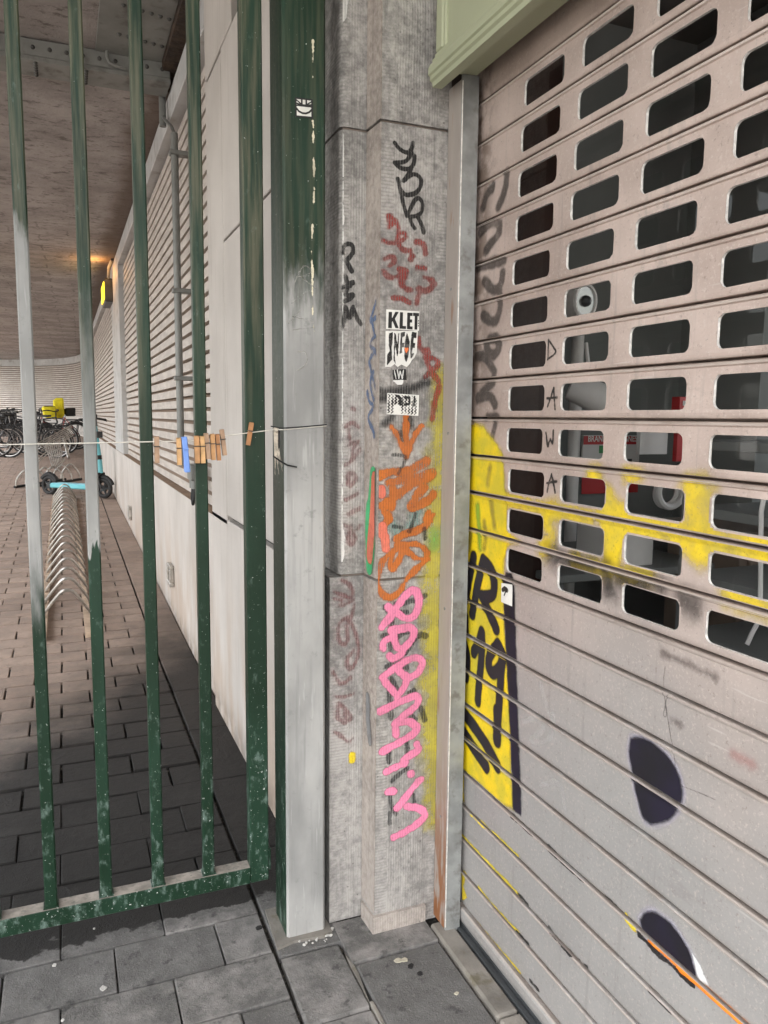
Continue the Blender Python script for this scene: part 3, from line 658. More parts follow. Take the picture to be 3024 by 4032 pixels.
klet = [[(.07, .12), (.17, .12), (.17, .46), (.27, .10), (.37, .10), (.26, .46), (.38, .93), (.28, .93), (.19, .58), (.17, .64), (.17, .95), (.06, .95)],
        [(.41, .10), (.50, .10), (.50, .80), (.60, .80), (.60, .95), (.40, .95)],
        [(.63, .10), (.79, .10), (.79, .26), (.72, .26), (.72, .44), (.78, .44), (.78, .60), (.72, .60), (.72, .80), (.80, .80), (.80, .95), (.63, .95)],
        [(.81, .09), (.99, .09), (.99, .25), (.945, .25), (.945, .95), (.86, .95), (.86, .25), (.81, .25)]]
film('printed_letters', s1, INK, SF(1.83), polys=[B(p) for p in klet] + [B([(.965, .45 + .13 * i), (.99, .45 + .13 * i), (.99, .52 + .13 * i), (.965, .52 + .13 * i)]) for i in range(3)], cell=.0011, marg=.0012, lift=.0029, label='KLET')
q2 = quad(Z6, [(865, 630), (1128, 628), (1112, 925), (862, 922)])
full = bil(q2, [(0, 0), (1, 0), (1, .60), (.93, .74), (.86, .80), (.80, .90), (.70, 1.0), (.52, .93), (.40, 1.0), (.30, .92), (.18, 1.0), (0, 1.0)])
s2 = sticker(pil, full, 1.83, 'torn white sticker with tall black letters and an orange heart')
B = lambda p: bil(q2, p)
inf = [[(.10, .06), (.22, .03), (.22, .36), (.19, .46), (.205, .58), (.205, .80), (.05, .97), (.06, .66), (.125, .55), (.115, .46), (.09, .38)],
       [(.26, .04), (.31, .08), (.37, .36), (.38, .06), (.42, .06), (.40, .60), (.37, .70), (.30, .40), (.30, .78), (.34, .93), (.26, .82)],
       [(.46, .04), (.60, .02), (.60, .14), (.52, .18), (.52, .34), (.58, .33), (.58, .44), (.52, .46), (.52, .60), (.45, .62)],
       [(.66, .06), (.70, .16), (.74, .30), (.75, .55), (.73, .75), (.67, .88), (.62, .78), (.60, .55), (.61, .30), (.63, .14)],
       [(.82, .03), (.96, .05), (.95, .20), (.87, .18), (.86, .34), (.93, .34), (.92, .46), (.86, .46), (.84, .62), (.92, .60), (.90, .70), (.80, .80), (.78, .55)]]
film('printed_letters', s2, INKW, SF(1.83), polys=[B(p) for p in inf], cell=.0011, marg=.0016, lift=.0029, label='INFOE')
film('printed_heart', s2, HEART, SF(1.83), polys=[B([(.66, .62), (.60, .53), (.60, .47), (.635, .455), (.66, .49), (.685, .455), (.72, .47), (.72, .53)])], cell=.001, marg=.001, lift=.0035)
q3 = quad(Z6, [(920, 945), (1030, 940), (1035, 1030), (925, 1030)])
film('sticker_scrap', pil, INKW, SF(1.83), polys=[q3], cell=.0011, marg=.0016, lift=.0026, label='black scrap of sticker with a white W')
INKWH = paint_mat('sticker_white_ink', (.75, .75, .73), .0005, 1, .0012, 150)
B = lambda p: bil(q3, p)
film('printed_letters', pil, INKWH, SF(1.83), [(B([(.12, .05), (.22, .9)]), .0014), (B([(.35, .05), (.42, .85), (.55, .2), (.68, .85), (.80, .1)]), .0016)], [pf(Z6, [(910, 1030), (1010, 1028), (1000, 1068), (960, 1070)])], cell=.0011, marg=.0016, lift=.0034, label='W')
q4 = quad(Z6, [(878, 1135), (1138, 1152), (1132, 1322), (873, 1308)])
s4 = sticker(pil, q4, 1.83, 'worn white sticker printed with jagged black lines')
B = lambda p: bil(q4, p); zz = []
for c in range(9):
    x = .06 + .105 * c; amp = .028; zz.append((B([(x + (amp if i % 2 else -amp), .06 + .88 * i / 12) for i in range(13 if c not in (2, 3) else 7)]), .0011))
film('printed_lines', s4, INKW, SF(1.83), zz + [(B([(.30, .1), (.42, .2), (.42, .5)]), .003), (B([(.55, .15), (.7, .15), (.7, .45), (.56, .5)]), .003), (B([(.85, .1), (.85, .5)]), .003)], cell=.0011, marg=.0016, lift=.0029)
P_CHALK = paint_mat('white_chalk', (.62, .6, .57), .0008, .55, .001, 150, .3)
film('chalk_letters', pil, P_CHALK, FF, S_(Z6, .0012, [(1215, 430), (1245, 405), (1285, 420), (1280, 460), (1240, 475), (1212, 450), (1215, 430)], [(1190, 500), (1160, 500), (1165, 530), (1200, 545), (1195, 580), (1150, 575)], [(1230, 600), (1240, 545), (1275, 540), (1275, 600), (1230, 575)]), clip=FR, lift=.0008, label='small chalk letters O and S A beside the sticker')

# ================================================================== GREEN POST
post = thing('green_post', (.558, 1.95, 0), 'square steel gate post, green above and silver-grey on its lower front', 'post')
pb = MB().box(.506, .613, 1.888, 2.012, -.01, 3.72, .006); mk('shaft', pb, M_POST, post)
mk('mortar_collar', MB().prism([(.472, 1.86), (.52, 1.872), (.60, 1.862), (.628, 1.872), (.628, 2.03), (.48, 2.03)], -.02, .006), M_KERB, post)
qs = pf(Z5, [(127, 797), (268, 815), (270, 968), (130, 955)], 1.888)
ss = sticker(post, qs, 1.888, 'small white square sticker with a black smiling block face', lift=.001)
B = lambda p: bil(qs, p)
film('printed_lines', ss, INK, SF(1.888), [(B([(.03, .03), (.97, .03), (.97, .97), (.03, .97), (.03, .03)]), .0019), (B([(.06, .55), (.2, .70), (.4, .78), (.6, .78), (.8, .70), (.95, .55)]), .0021),
    (B([(.38, .10), (.38, .36), (.64, .36), (.64, .10)]), .0021), (B([(.06, .12), (.36, .32)]), .0015), (B([(.10, .40), (.36, .36), (.10, .30)]), .0018), (B([(.95, .12), (.66, .32)]), .0015), (B([(.92, .40), (.66, .36), (.92, .30)]), .0018), (B([(.2, .40), (.8, .40)]), .0015)], cell=.0007, marg=.0008, lift=.002)
P_CREAM = paint_mat('cream_drip', (.80, .74, .56), .0006, .95, .0048, 90)
dz = [pf(Z5, [(275, 990), (280, 1250), (285, 1550), (272, 1800), (262, 2060)], 1.888), pf(Z6, [(262, 0), (268, 180), (270, 300), (275, 400), (270, 490), (285, 640)], 1.888), pf(Z5, [(272, 330), (275, 480), (272, 640)], 1.888)]
film('paint_drip', post, P_CREAM, SF(1.888), [(d, .0013) for d in dz], cell=.0014, marg=.003, lift=.0006, label='thin cream paint drip down the post')
P_SCR = paint_mat('scratch', (.45, .44, .40), .0006, .45, .0012, 140)
for l in ([(125, 230), (160, 150), (200, 90), (250, 110), (255, 170), (130, 190)], [(180, 190), (300, 285)], [(75, 565), (170, 460)], [(105, 510), (275, 550)], [(100, 405), (220, 310)], [(110, 620), (285, 600)], [(150, 800), (220, 790), (230, 900), (150, 950)]):
    film('scratch', post, P_SCR, SF(1.888), [(smooth(pf(Z6, l, 1.888), 2), .0011)], cell=.0016, marg=.002, lift=.0008)

# ================================================================== GATE
gate = thing('barred_gate', (.1, 1.94, .16), 'tall green steel gate of square bars, paint chipped and partly sprayed silver', 'gate')
GX = [-.0845 - .1263 * i for i in range(9, 0, -1)] + [-.0845, .0418, .1668, .2945]
for i, x in enumerate(GX):
    m = MB().box(x, x + .0285, 1.9255, 1.9535, .209, 2.86, .003)
    mk('bar', m, M_BAR_A if i == 9 else (M_BAR_B if i == 10 else M_GREEN), gate)
mk('stile', MB().box(.4155, .4655, 1.919, 1.959, .165, 2.90, .003), M_GREEN, gate)
mk('bottom_rail', MB().box(-1.4, .4155, 1.919, 1.959, .165, .210, .002), M_GREEN, gate)
mk('top_rail', MB().box(-1.4, .4155, 1.919, 1.959, 2.86, 2.90, .002), M_GREEN, gate)
dr = MB()
dr.add([(-1.4, 1.9195, .2105), (.415, 1.9195, .2105), (.415, 1.9585, .2105), (-1.4, 1.9585, .2105)], [(0, 1, 2, 3)])
mk('dust_layer', dr, M_DUSTRAIL, gate)
for x in GX: mk('weld_bead', MB().tube([(x - .002, 1.924, .2125), (x + .030, 1.924, .2125), (x + .030, 1.955, .2125), (x - .002, 1.955, .2125)], .0025, 6, True), M_GREEN, gate)
mk('hinge_plate', MB().box(.4655, .4725, 1.926, 1.952, .19, .25, .0015), M_GREEN, gate)

# clothes line with pegs
def lp(px_fn, x, y, Y=1.915): q = on_plane(*px_fn(x, y), 1, Y); return (q[0], Y, q[2])
lpts = [lp(Z2, x, y) for x, y in ((-900, 968), (0, 958), (400, 951), (775, 943), (890, 941), (1000, 938), (1120, 915), (1240, 900), (1385, 882))]
line_o = thing('clothes_line', lpts[4], 'thin white twisted cord strung across the gate bars, knotted at the post', 'cord')
mk('cord', MB().tube(lpts, .0013, 6), M_LINE, line_o)
kx, ky_, kz = lpts[-1]
m = MB()
for i in range(14):
    a = kx + random.uniform(-.006, .006); e = random.uniform(.06, .115); dx = random.uniform(-.015, .022)
    m.tube([(a, 1.913, kz), (a + dx * .3 + random.uniform(-.003, .003), 1.909, kz - e * .4), (a + dx, 1.908, kz - e)], [.0011, .0009, .0003], 4)
m.sphere((kx, 1.911, kz), .0075, 8, 6)
mk('frayed_end', m, simple('frayed_fibre', (.55, .49, .41), .95, 0, .3, 60), line_o, True)
wire = thing('binding_wire', (.55, 1.885, kz), 'black wire wrapped round the post with a bent loose end', 'wire')
wz = kz + .004
mk('loop', MB().tube([(.478, 1.912, wz + .004), (.50, 1.884, wz), (.56, 1.8855, wz + .004), (.6145, 1.8855, wz + .009), (.6155, 1.96, wz + .009)], .0014, 6), M_BLACK, wire)
mk('loop', MB().tube([(.49, 1.893, wz - .004), (.505, 1.8855, wz - .004), (.56, 1.885, wz + .001), (.6145, 1.885, wz + .006)], .0009, 6), M_LINE, wire)
e = [lp(R7, x, y, 1.88) for x, y in ((1370, 520), (1420, 555), (1480, 590), (1580, 610))]
mk('loose_end', MB().tube([(e[0][0], 1.905, e[0][2] + .003)] + e, .0022, 6), M_BLACK, wire)
e = [lp(R7, x, y, 1.905) for x, y in ((1400, 420), (1400, 300), (1402, 235))]
mk('loose_end', MB().tube(e, .0022, 6), M_BLACK, wire)
def pegwood(name, c): return simple(name, c, .7, 0, .22, 40, .0005, 90)
PEGW = [pegwood('peg_beech', (.50, .27, .12)), pegwood('peg_pine', (.62, .37, .17)), pegwood('peg_brown', (.42, .20, .085)), pegwood('peg_weathered', (.40, .26, .17))]
M_PEGB = simple('blue_plastic', (.16, .30, .72), .35, 0, .08, 20)
M_SPR = simple('spring_steel', (.08, .075, .07), .4, .6)
PEGS = [((170, 300), (175, 570), 46, 3, 'weathered wooden peg alone in front of the third gate bar'), ((390, 315), (400, 590), 44, 1, 'wooden peg just left of the blue plastic peg'), ((445, 305), (478, 662), 58, -1, 'long pale blue plastic peg among the wooden ones'),
        ((570, 295), (580, 570), 50, 0, 'first wooden peg right of the blue one'), ((625, 297), (638, 570), 46, 1, 'pale wooden peg, second in the row right of the blue one'), ((665, 268), (693, 530), 44, 3, 'darker tilted wooden peg, third right of the blue one'),
        ((728, 275), (742, 538), 46, 0, 'wooden peg, fourth right of the blue one'), ((778, 278), (797, 543), 40, 2, 'dark brown wooden peg, fifth right of the blue one'), ((822, 230), (855, 492), 44, 3, 'wooden peg tilted outward at the right end of the row'), ((1125, 160), (1088, 390), 40, 2, 'single wooden peg leaning on the gate stile')]
for (a, b, wd, k, lab) in PEGS:
    p0 = np.array(lp(R7, *a, 1.909)); p1 = np.array(lp(R7, *b, 1.909)); hw = wd * .392 * .00066 / 2 * .86
    ax = Vector(p1 - p0); Ln = ax.length; ax.normalize(); sd = Vector((0, 1, 0)).cross(ax).normalized()
    if sd.x < 0: sd = -sd
    mat = M_PEGB if k < 0 else PEGW[k]
    T = Matrix.Translation(Vector(p0)) @ Matrix(((sd.x, 0, ax.x, 0), (sd.y, 1, ax.y, 0), (sd.z, 0, ax.z, 0), (0, 0, 0, 1)))
    root = thing('clothes_peg', p0, lab, 'clothes peg', 'pegs on the line across the gate')
    root['group'] = 'pegs on the line across the gate'
    for sgn in (-1, 1):
        m = MB(); m.m = T; y0 = 0.0
        if k < 0:
            m.prism([(-.0005 * sgn, 0), (sgn * .0095 - .001, 0.0), (sgn * .0085, Ln * .30), (sgn * .011, Ln * .9), (sgn * .008, Ln), (sgn * .001, Ln)], -hw * .9 - .0045, hw * .9 - .0045, axis=1) if False else m.box(-hw, hw, sgn * .0055 - .0045, sgn * .0055 + .0045, 0, Ln, .002)
        else:
            pr = [(sgn * .0012 + .0, .0), (sgn * .0075, .002), (sgn * .0072, Ln * .36), (sgn * .0058, Ln * .39), (sgn * .0072, Ln * .42), (sgn * .006, Ln), (sgn * .0028, Ln), (sgn * .0006, Ln * .45)]
            m.prism([(y, z) for y, z in pr], -hw, hw, axis=0)
        mk('jaw', m, mat, root)
    m = MB(); m.m = T
    m.tube([(-hw - .001, -.0085, Ln * .38), (hw + .001, -.0085, Ln * .38)], .0012, 6); m.tube([(-hw - .001, -.0085, Ln * .38), (-hw - .001, .0085, Ln * .38)], .001, 6); m.tube([(hw + .001, -.0085, Ln * .38), (hw + .001, .0085, Ln * .38)], .001, 6)
    if k < 0: m = MB(); m.m = T; m.box(-hw - .0006, hw + .0006, -.0125, -.0095, Ln * .33, Ln * .37, .0008)
    mk('spring', m, M_SPR if k >= 0 else M_PEGB, root)

# ================================================================== ROLLER SHUTTER
XS, G0, PIT = .97, 1.399, .0951
Y1S, Y0S = 1.80, -.45
HP, HW, HB, HT, HR = .2095, .1495, .018, .0735, .013
SHIFT = {7: -.031, 6: -.022, 5: -.016, 4: -.010, 3: -.002, 2: 0, 1: 0, 0: 0, -1: .002, -2: -.010, -3: -.012, -4: -.013}
PP = np.array([0, .034, .037, .050, .14, .5, .86, .900, .925, .960, .985, .990, 1.0]); PX = np.array([.034, .033, .001, -.0002, -.0012, -.0016, -.0012, -.0012, -.0042, -.0048, -.0015, .033, .034])
def prof(p): return np.interp(p, PP, PX)
shut = thing('roller_shutter', (XS, .9, 0), 'metal roller shutter of dusty grey slats with oblong viewing holes and yellow graffiti', 'shutter')
def holes(n):
    first = 1.599 + SHIFT[n]; out = []
    for k in range(9):
        a = first - HP * k
        out.append((a - HW, a))
    return out
def slat(n):
    zb = G0 + PIT * n; m = MB(); rim = None
    def strip(p0, p1, ya, yb):
        ks = [p0] + [p for p in PP if p0 < p < p1] + [p1]
        for a, b in zip(ks[:-1], ks[1:]):
            m.add([(XS + prof(a), ya, zb + a * PIT), (XS + prof(a), yb, zb + a * PIT), (XS + prof(b), yb, zb + b * PIT), (XS + prof(b), ya, zb + b * PIT)], [(0, 1, 2, 3)])
    if n not in SHIFT: strip(0, 1, Y0S, Y1S)
    else:
        pb, ptp = .14, .86; strip(0, pb, Y0S, Y1S); strip(ptp, 1, Y0S, Y1S)
        hs = holes(n); rim = MB(); last = Y1S
        zlo, zhi = zb + pb * PIT, zb + ptp * PIT
        for (a, b) in hs:
            c = (a + b) / 2; oa, ob = c - HP / 2, c + HP / 2
            if last - ob > 1e-4: strip(pb, ptp, ob, last)
            last = oa
            inn = []; out = []
            cs = [(b - HR, zb + HT - HR, 0, ob, zhi), (a + HR, zb + HT - HR, 90, oa, zhi), (a + HR, zb + HB + HR, 180, oa, zlo), (b - HR, zb + HB + HR, 270, ob, zlo)]
            for (qx, qz, an, ex, ez) in cs:
                for i in range(7):
                    t = math.radians(an + 15 * i); h = (qx + HR * math.cos(t), qz + HR * math.sin(t)); inn.append(h)
                    side = (ex, min(max(h[1], zlo), zhi)); topb = (h[0], ez)
                    if i == 3: out.append((ex, ez))
                    elif (i < 3) == (an in (0, 180)): out.append(side)
                    else: out.append(topb)
            N = len(inn); xf = lambda zz_: XS + float(prof((zz_ - zb) / PIT))
            jit = [random.uniform(-.0006, .0006) for _ in inn]
            vs = [(xf(z), yy, z) for yy, z in out] + [(xf(z) + .0002, yy + j, z + j) for (yy, z), j in zip(inn, jit)]
            m.add(vs, [(i, (i + 1) % N, N + (i + 1) % N, N + i) for i in range(N)])
            ri = [(xf(z) + .0004, yy + j, z + j) for (yy, z), j in zip(inn, jit)] + [(XS + .0042, yy, z) for yy, z in inn]
            rim.add(ri, [(i, (i + 1) % N, N + (i + 1) % N, N + i) for i in range(N)])
        if last > Y0S: strip(pb, ptp, Y0S, last)
    o = mk('slat', m, M_SHUT, shut)
    if rim: mk('hole_edges', rim, M_RIM, o, kind='stuff')
NB, NT_ = -14, 11
for n in range(NB, NT_): slat(n)
zbot = G0 + PIT * NB
mk('bottom_bar', MB().prism([(XS - .006, zbot - .002), (XS - .010, zbot - .012), (XS - .010, zbot - .030), (XS - .004, zbot - .048), (XS + .02, zbot - .048), (XS + .02, zbot - .002)], Y0S, Y1S - .02, axis=1), M_SHUT, shut)
mk('seal', MB().box(XS + .004, XS + .03, Y0S, Y1S, zbot - .062, zbot - .046), M_BLACK, shut)
sill = thing('sill_channel', (.955, 1.0, 0), 'dark grey metal channel set in the threshold under the shutter', 'channel')
mk('front_strip', MB().box(.9485, .9635, Y0S, 1.755, -.02, .012, .001), M_CHAN, sill)
mk('raised_lip', MB().box(.964, .968, Y0S, 1.80, -.02, .022, .001), M_CHAN, sill)
mk('trough', MB().box(.9685, 1.02, Y0S, 1.80, -.02, .002), M_BLACK, sill)

def surf_sh(U, V, l):
    n = np.floor((V - G0) / PIT); p = (V - G0) / PIT - n; x = XS + prof(p) - l
    drop = (p < .037) | (p > .984)
    for k in SHIFT:
        inr = n == k
        if not inr.any(): continue
        zb = G0 + PIT * k
        for a, b in holes(k):
            qx = np.abs(U - (a + b) / 2) - (HW / 2 - HR); qz = np.abs(V - zb - (HB + HT) / 2) - ((HT - HB) / 2 - HR)
            d = np.hypot(np.maximum(qx, 0), np.maximum(qz, 0)) + np.minimum(np.maximum(qx, qz), 0) - HR
            drop |= inr & (d < .0006)
    return x, U, V, drop
def P(zf, *l): return ps(zf, l, XS)
def H_(zf, r, *l): return [(smooth(ps(zf, q, XS), 2), r) for q in l]
SC = (.2, 1.795, .06, 2.4)
P_YS = paint_mat('shutter_yellow', (.84, .61, .008), .010, .97, .006, 40, 0, (.60, .49, .03), .45, 16, .3)
ypoly = P(g5, (105, 120), (150, 118), (205, 130), (235, 175), (290, 240), (318, 300), (330, 420), (338, 560), (350, 640), (345, 760), (420, 850), (345, 870), (330, 960), (322, 1100), (328, 1300), (350, 1650), (362, 1950), (372, 2212)) + P(g6, (412, 120), (418, 320), (437, 690), (330, 640), (220, 530), (75, 412)) + P(g5, (70, 2000), (80, 1500), (90, 900), (100, 400))
YS = H_(R3, .020, [(330, 450), (480, 500), (640, 535), (780, 555)], [(560, 545), (600, 640), (560, 700)]) + H_(R3, .034, [(860, 520), (905, 640), (890, 760)], [(900, 570), (1060, 600), (1250, 640)], [(1230, 640), (1400, 700), (1700, 770)], [(1310, 450), (1310, 560), (1340, 640)]) + H_(R3, .016, [(800, 330), (850, 420), (930, 520)], [(980, 350), (1010, 340)], [(700, 760), (900, 810), (1060, 830)], [(1480, 930), (1700, 1010)], [(1300, 520), (1450, 590), (1700, 640)])
film('painted_yellow', shut, P_YS, surf_sh, polys=[ypoly], clip=SC, cell=.0036, marg=.014, lift=.0006, label='tall yellow painted panel at the pillar side of the shutter')
P_YSB = paint_mat('shutter_yellow_spray', (.82, .60, .010), .022, .90, .014, 26, 0, (.60, .47, .05), .45, 14, .5)
film('painted_yellow', shut, P_YSB, surf_sh, YS, clip=SC, cell=.0036, marg=.03, lift=.0005, label='sprayed yellow band between the viewing holes')
P_KS = paint_mat('shutter_black', (.014, .012, .017), .004, .98, .002, 60, 0, None, .55, 9, .15)
RB = .0165
film('painted_letters', shut, P_KS, surf_sh, H_(g5, RB, [(200, 955), (180, 1040), (160, 1130), (130, 1290)], [(200, 955), (250, 1010), (272, 1110), (260, 1185), (190, 1180)], [(205, 1220), (245, 1300), (280, 1385)], [(140, 935), (110, 1080), (95, 1190)],
    [(190, 1405), (170, 1480), (140, 1530)], [(192, 1410), (190, 1560), (172, 1720), (165, 1830)], [(290, 1480), (240, 1540), (228, 1620), (262, 1670), (310, 1620), (325, 1550), (290, 1480)], [(318, 1560), (300, 1800), (283, 2080)], [(90, 1310), (88, 1400)], [(85, 1480), (105, 1560), (92, 1680)]) +
    H_(g6, RB * 1.15, [(95, 20), (180, 130), (250, 240), (325, 385)], [(80, 135), (150, 250), (245, 390)], [(325, 0), (326, 120), (324, 205)]), clip=SC, cell=.003, marg=.007, lift=.0012, label='thick black letters on the yellow panel')
P_NAVY = paint_mat('shutter_navy', (.008, .005, .020), .005, .98, .003, 60, 0, (.005, .004, .008), .6, 9, .08)
film('painted_stripe', shut, P_NAVY, surf_sh, polys=[P(g5, (340, 1035), (375, 1032), (390, 1080), (398, 1300), (408, 1700), (425, 2212)) + P(g6, (478, 130), (497, 745), (437, 690), (418, 130)) + P(g5, (362, 1900), (345, 1600), (330, 1300), (322, 1090))], clip=SC, cell=.003, marg=.009, lift=.0016, label='dark navy stripe bordering the yellow panel')
d1 = P(R4, (985, 510), (1015, 500), (1075, 516), (1150, 570), (1210, 650), (1245, 740), (1242, 820), (1200, 890), (1130, 937), (1075, 928), (1040, 900), (1017, 800), (997, 690), (976, 590))
d2 = P(R5, (1030, 520), (1060, 482), (1120, 490), (1200, 560), (1262, 650), (1300, 755), (1312, 822), (1260, 790), (1150, 700), (1045, 600))
P_HALO = paint_mat('lavender_halo', (.55, .52, .66), .010, .6, .003, 40)
for d, lb in ((d1, 'navy painted half-disc halfway down the plain slats'), (d2, 'lower navy painted disc, cut off by a slat edge')):
    d = smooth(d + [d[0]], 3)
    film('painted_halo', shut, P_HALO, surf_sh, [(d, .004)], clip=SC, cell=.0034, marg=.02, lift=.0006)
    film('painted_disc', shut, P_NAVY, surf_sh, polys=[d], clip=SC, cell=.003, marg=.007, lift=.0012, label=lb)
P_WS = paint_mat('shutter_white', (.80, .80, .80), .004, .95, .002, 60)
film('painted_crescent', shut, P_WS, surf_sh, polys=[P(R5, (1290, 690), (1330, 750), (1375, 855), (1325, 835), (1312, 800))], clip=SC, cell=.003, lift=.0009, label='white crescent beside the lower disc')
P_OS = paint_mat('shutter_orange', (.85, .22, .01), .0016, .95, .003, 60)
film('painted_line', shut, P_OS, surf_sh, H_(R5, .0035, [(1080, 620), (1150, 690), (1210, 740)]) + H_(R5, .0065, [(1230, 770), (1310, 830), (1400, 905), (1560, 1050)]), clip=SC, cell=.0025, lift=.0014, label='orange paint line along a slat edge near the bottom')
P_YL = paint_mat('shutter_yellow_edge', (.80, .62, .04), .0012, .9, .004, 70)
for l in ([(200, 8), (330, 120), (430, 215)], [(155, 112), (220, 185), (300, 265), (430, 400)], [(235, 370), (330, 490), (430, 590)], [(165, 480), (240, 560), (320, 655), (440, 790)], [(960, 500), (990, 560), (1010, 575)]):
    film('painted_edge', shut, P_YL, surf_sh, H_(R5, .0042, l), clip=SC, cell=.0026, lift=.001)
film('painted_drip', shut, P_YL, surf_sh, polys=[P(R5, (152, 282), (175, 300), (160, 360), (182, 425), (152, 432))], clip=SC, cell=.0026, lift=.001, label='yellow drip at the foot of the shutter')
film('painted_edge', shut, P_YL, surf_sh, H_(g6, .004, [(85, 440), (82, 560), (88, 640)]), clip=SC, cell=.0026, lift=.001)
P_CHIP = paint_mat('black_chipped_paint', (.015, .013, .014), .0012, .9, .006, 60)
for l, r in (([(430, 400), (480, 455)], .004), ([(585, 572), (640, 650), (700, 700), (770, 760)], .0038), ([(425, 592), (480, 650)], .0035), ([(1035, 605), (1120, 690), (1220, 780), (1295, 848)], .007), ([(1080, 880), (1190, 990)], .0035), ([(400, 10), (450, 62), (560, 150), (640, 225), (700, 290), (760, 335)], .0042), ([(860, 408), (900, 450), (935, 485)], .004), ([(490, 830), (530, 875)], .004)):
    film('chipped_edge', shut, P_CHIP, surf_sh, H_(R5, r, l), clip=SC, cell=.0026, lift=.0011)
P_GHOST = paint_mat('ghost_mark', (.62, .60, .59), .004, .32, .004, 50)
for l in ([(540, 235), (555, 310), (587, 395)], [(445, 430), (545, 398), (558, 480), (468, 522), (592, 540), (602, 400)], [(545, 740), (640, 720), (660, 850)]): film('ghost_letter', shut, P_GHOST, surf_sh, H_(R4, .007, l), clip=SC, cell=.004, marg=.008, lift=.0007)
P_GRST = paint_mat('green_streak', (.30, .50, .05), .008, .7, .003, 40)
film('painted_streak', shut, P_GRST, surf_sh, H_(g5, .010, [(165, 620), (172, 760), (180, 880)]), clip=SC, cell=.0036, marg=.012, lift=.0009)
P_OLST = paint_mat('olive_smear', (.34, .29, .06), .008, .55, .004, 40)
for l in ([(240, 380), (225, 480)], [(245, 570), (255, 660), (268, 740)], [(205, 720), (210, 780)], [(215, 800), (205, 880)], [(120, 300), (115, 420)], [(120, 780), (105, 880)]): film('painted_streak', shut, P_OLST, surf_sh, H_(g5, .009, l), clip=SC, cell=.0036, marg=.012, lift=.0009)
P_FADE = paint_mat('faded_black_letters', (.05, .043, .04), .005, .62, .004, 60)
film('painted_letters', shut, P_FADE, surf_sh, H_(g4, .013, [(345, 760), (335, 880), (290, 970)], [(255, 850), (215, 900), (200, 970)], [(180, 1130), (240, 1062), (300, 1075), (295, 1140), (250, 1190), (215, 1245)], [(165, 1345), (250, 1320), (330, 1300)], [(318, 1385), (310, 1455), (265, 1500), (205, 1435)], [(300, 1500), (310, 1600), (270, 1700), (195, 1650)],
    [(235, 1790), (290, 1790), (300, 1860), (255, 1905), (212, 1850), (235, 1790)], [(160, 1900), (210, 1900), (265, 1990)], [(190, 2130), (250, 2070), (260, 2040)], [(165, 2160), (240, 2140), (270, 2200)]) + H_(g5, .010, [(225, 65), (265, 55), (285, 70)], [(275, 100), (262, 160), (245, 215)]), clip=SC, cell=.0036, marg=.01, lift=.0005, label='faded black letters down the upper slats beside the guide')
for zf_, ls in ((R2, ([(580, 550), (578, 645)], [(581, 552), (605, 585), (622, 612), (575, 645)])), (R2, ([(606, 788), (590, 840), (575, 878)], [(606, 788), (612, 892)], [(573, 838), (622, 833)])),
                (R3, ([(568, 130), (572, 165), (577, 197)], [(577, 197), (590, 160)], [(590, 160), (602, 195), (604, 120)])), (R3, ([(595, 335), (580, 385), (574, 422)], [(595, 335), (606, 380), (613, 425)], [(572, 378), (620, 370)]))):
    film('marker_letter', shut, P_BLACK, surf_sh, H_(zf_, .0027, *ls), clip=SC, cell=.0018, marg=.004, lift=.0009)
P_SMUT = paint_mat('black_smudge', (.02, .018, .017), .03, .80, .010, 30)
film('painted_smudge', shut, P_SMUT, surf_sh, H_(R3, .018, [(600, 735), (700, 765), (800, 790)], [(855, 800), (875, 850), (880, 890)], [(930, 850), (1060, 890)], [(1240, 960), (1300, 985)]) + H_(R3, .010, [(900, 830), (1000, 850), (1150, 890)]), clip=SC, cell=.004, marg=.04, lift=.0009, label='black spray smudge under the lowest holes')
P_DIRT = paint_mat('grey_rub_marks', (.14, .11, .10), .008, .55, .008, 45)
film('rub_mark', shut, P_DIRT, surf_sh, H_(R4, .006, [(1150, 90), (1280, 150), (1400, 210)]) + H_(R4, .004, [(1195, 420), (1230, 438)]), clip=SC, cell=.004, marg=.02, lift=.0008)
P_SCL = paint_mat('scratch_line', (.06, .05, .05), .0008, .6, .0006, 100)
film('scratch', shut, P_SCL, surf_sh, H_(R4, .0008, [(1158, 155), (1145, 240), (1160, 345), (1145, 400), (1168, 405), (1155, 330), (1178, 290)], [(1160, 345), (1180, 480), (1208, 640)], [(1240, 745), (1310, 770), (1405, 812)]), clip=SC, cell=.0016, marg=.002, lift=.0010)
P_PK = paint_mat('pale_red_smear', (.55, .18, .16), .008, .32, .006, 40)
film('rub_mark', shut, P_PK, surf_sh, H_(R4, .007, [(1490, 590), (1590, 640)]), clip=SC, cell=.004, marg=.016, lift=.0008)
sq = P(g5, (322, 1097), (390, 1108), (388, 1243), (320, 1215))
m = MB(); m.add([(XS - .0062, a, b) for a, b in sq] + [(XS - .0068, a, b) for a, b in sq], [(3, 2, 1, 0), (4, 5, 6, 7), (0, 1, 5, 4), (1, 2, 6, 5), (2, 3, 7, 6), (3, 0, 4, 7)])
stk = mk('sticker', m, M_STK, shut, label='half-torn white sticker on the navy stripe')
film('printed_mark', stk, INKW, SS(XS - .0068), [(P(g5, (332, 1140), (345, 1132), (358, 1142)), .006), (P(g5, (350, 1150), (340, 1175)), .002)], cell=.0018, marg=.002, lift=.0006)

